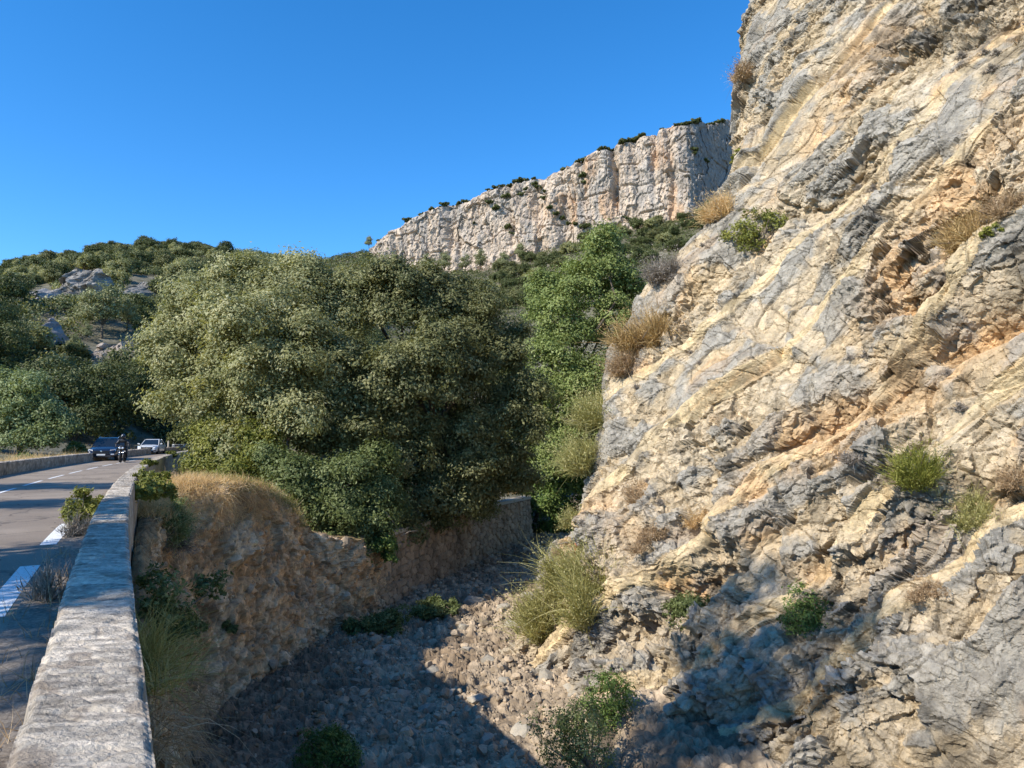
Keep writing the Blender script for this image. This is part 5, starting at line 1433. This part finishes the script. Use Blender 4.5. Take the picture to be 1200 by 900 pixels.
rd = thing('person', 'motorcyclist in black jacket and helmet leaning on the handlebars', 'person', c0, rz)
J = [(-.3, 0, .92, .15), (-.26, 0, 1.1, .15, .13), (-.14, 0, 1.3, .18, .13), (-.06, 0, 1.43, .15, .11), (-.02, 0, 1.5, .06), (.03, 0, 1.6, .085), (.05, 0, 1.72, .09)]; E = [(0, 1), (1, 2), (2, 3), (3, 4), (4, 5), (5, 6)]
for sg in (1, -1):
    n = len(J); J += [(-.06, sg * .2, 1.42, .075), (.06, sg * .36, 1.2, .055), (.27, sg * .36, 1.06, .042), (.33, sg * .35, 1.035, .036)]; E += [(3, n), (n, n + 1), (n + 1, n + 2), (n + 2, n + 3)]
    for q in range(4):
        m_ = len(J); yy = sg * (.31 + .026 * q); J += [(.355, yy, 1.035, .011), (.37, yy, 1.005, .010), (.345, yy, .985, .009)]; E += [(n + 3, m_), (m_, m_ + 1), (m_ + 1, m_ + 2)]
    m_ = len(J); J += [(.31, sg * .29, 1.03, .012), (.32, sg * .27, .995, .010)]; E += [(n + 3, m_), (m_, m_ + 1)]
    n = len(J); J += [(-.27, sg * .13, .88, .10), (.16, sg * .24, .76, .075), (-.1, sg * .22, .36, .05), (.06, sg * .22, .30, .042), (.12, sg * .22, .29, .03)]; E += [(0, n), (n, n + 1), (n + 1, n + 2), (n + 2, n + 3), (n + 3, n + 4)]
skin_body('person_body', J, E, rd, M['denim'])
J = [(-.27, 0, 1.0, .17), (-.23, 0, 1.15, .185, .15), (-.12, 0, 1.32, .21, .15), (-.05, 0, 1.44, .17, .12)]; E = [(0, 1), (1, 2), (2, 3)]
for sg in (1, -1):
    n = len(J); J += [(-.05, sg * .21, 1.43, .095), (.06, sg * .365, 1.2, .075), (.25, sg * .365, 1.07, .058)]; E += [(3, n), (n, n + 1), (n + 1, n + 2)]
skin_body('jacket', J, E, rd, M['leather'], 1)
hm = MB().disc((.05, 0, 1.56), (0, 0, 1), [(0, .09), (.04, .13), (.12, .145), (.2, .13), (.26, .08), (.28, .01)], 18).build('helmet', M['helmet'], rd, True)
MB().loft([[(.05 + .15 * math.cos(a), .15 * math.sin(a), z) for z in (1.62, 1.72)] + [(.05 + .155 * math.cos(a), .155 * math.sin(a), z) for z in (1.72, 1.62)] for a in np.linspace(-1.0, 1.0, 9)]).build('visor', M['glass'], hm, True)

# ------------------------------------------------------------------ small roadside things
p = Wz(197, 530, 0); t = thing('road_post', 'slim grey post at the roadside just right of the white car', 'post', p)
MB().tube([(0, 0, -.1), (0, 0, 1.15)], .085, 8).build('shaft', M['coping'], t, True); MB().disc((0, 0, 1.15), (0, 0, 1), [(0, .1), (.04, .1), (.09, .04)], 10).build('cap', M['coping'], t)
p = on_cliff(676, 640, .2); t = thing('marker_post', 'tiny red marker post at the cliff foot above the broom bush', 'post', p)
MB().tube([(0, 0, -.5), (0, 0, .22)], .05, 8).build('shaft', M['red'], t, True); MB().disc((0, 0, .22), (0, 0, 1), [(0, .055), (.1, .05), (.13, .01)], 10).build('cap', M['plate'], t)
b = MB(); b.tube([p + np.array([-.75, .1, .0]), p + np.array([-.35, .05, .1]), p + np.array([.1, .05, .05])], [.02, .028, .02], 6); o = b.build('fallen_branch', M['twig'], None, True); tag(o, 'bare grey stick lying beside the tiny red marker post', 'branch')
b = MB()
for (px, py), (qx, qy) in [((452, 600), (470, 628)), ((470, 628), (490, 622)), ((440, 640), (462, 615))]:
    b.tube([W(px, py, 31), (W(px, py, 31) + W(qx, qy, 31.3)) / 2 + np.array([0, 0, .08]), W(qx, qy, 31.3)], [.03, .025, .015], 6)
o = b.build('bare_branch', M['twig'], None, True); tag(o, 'bare pale branch hanging at the edge of the dark shrub over the river wall', 'branch')
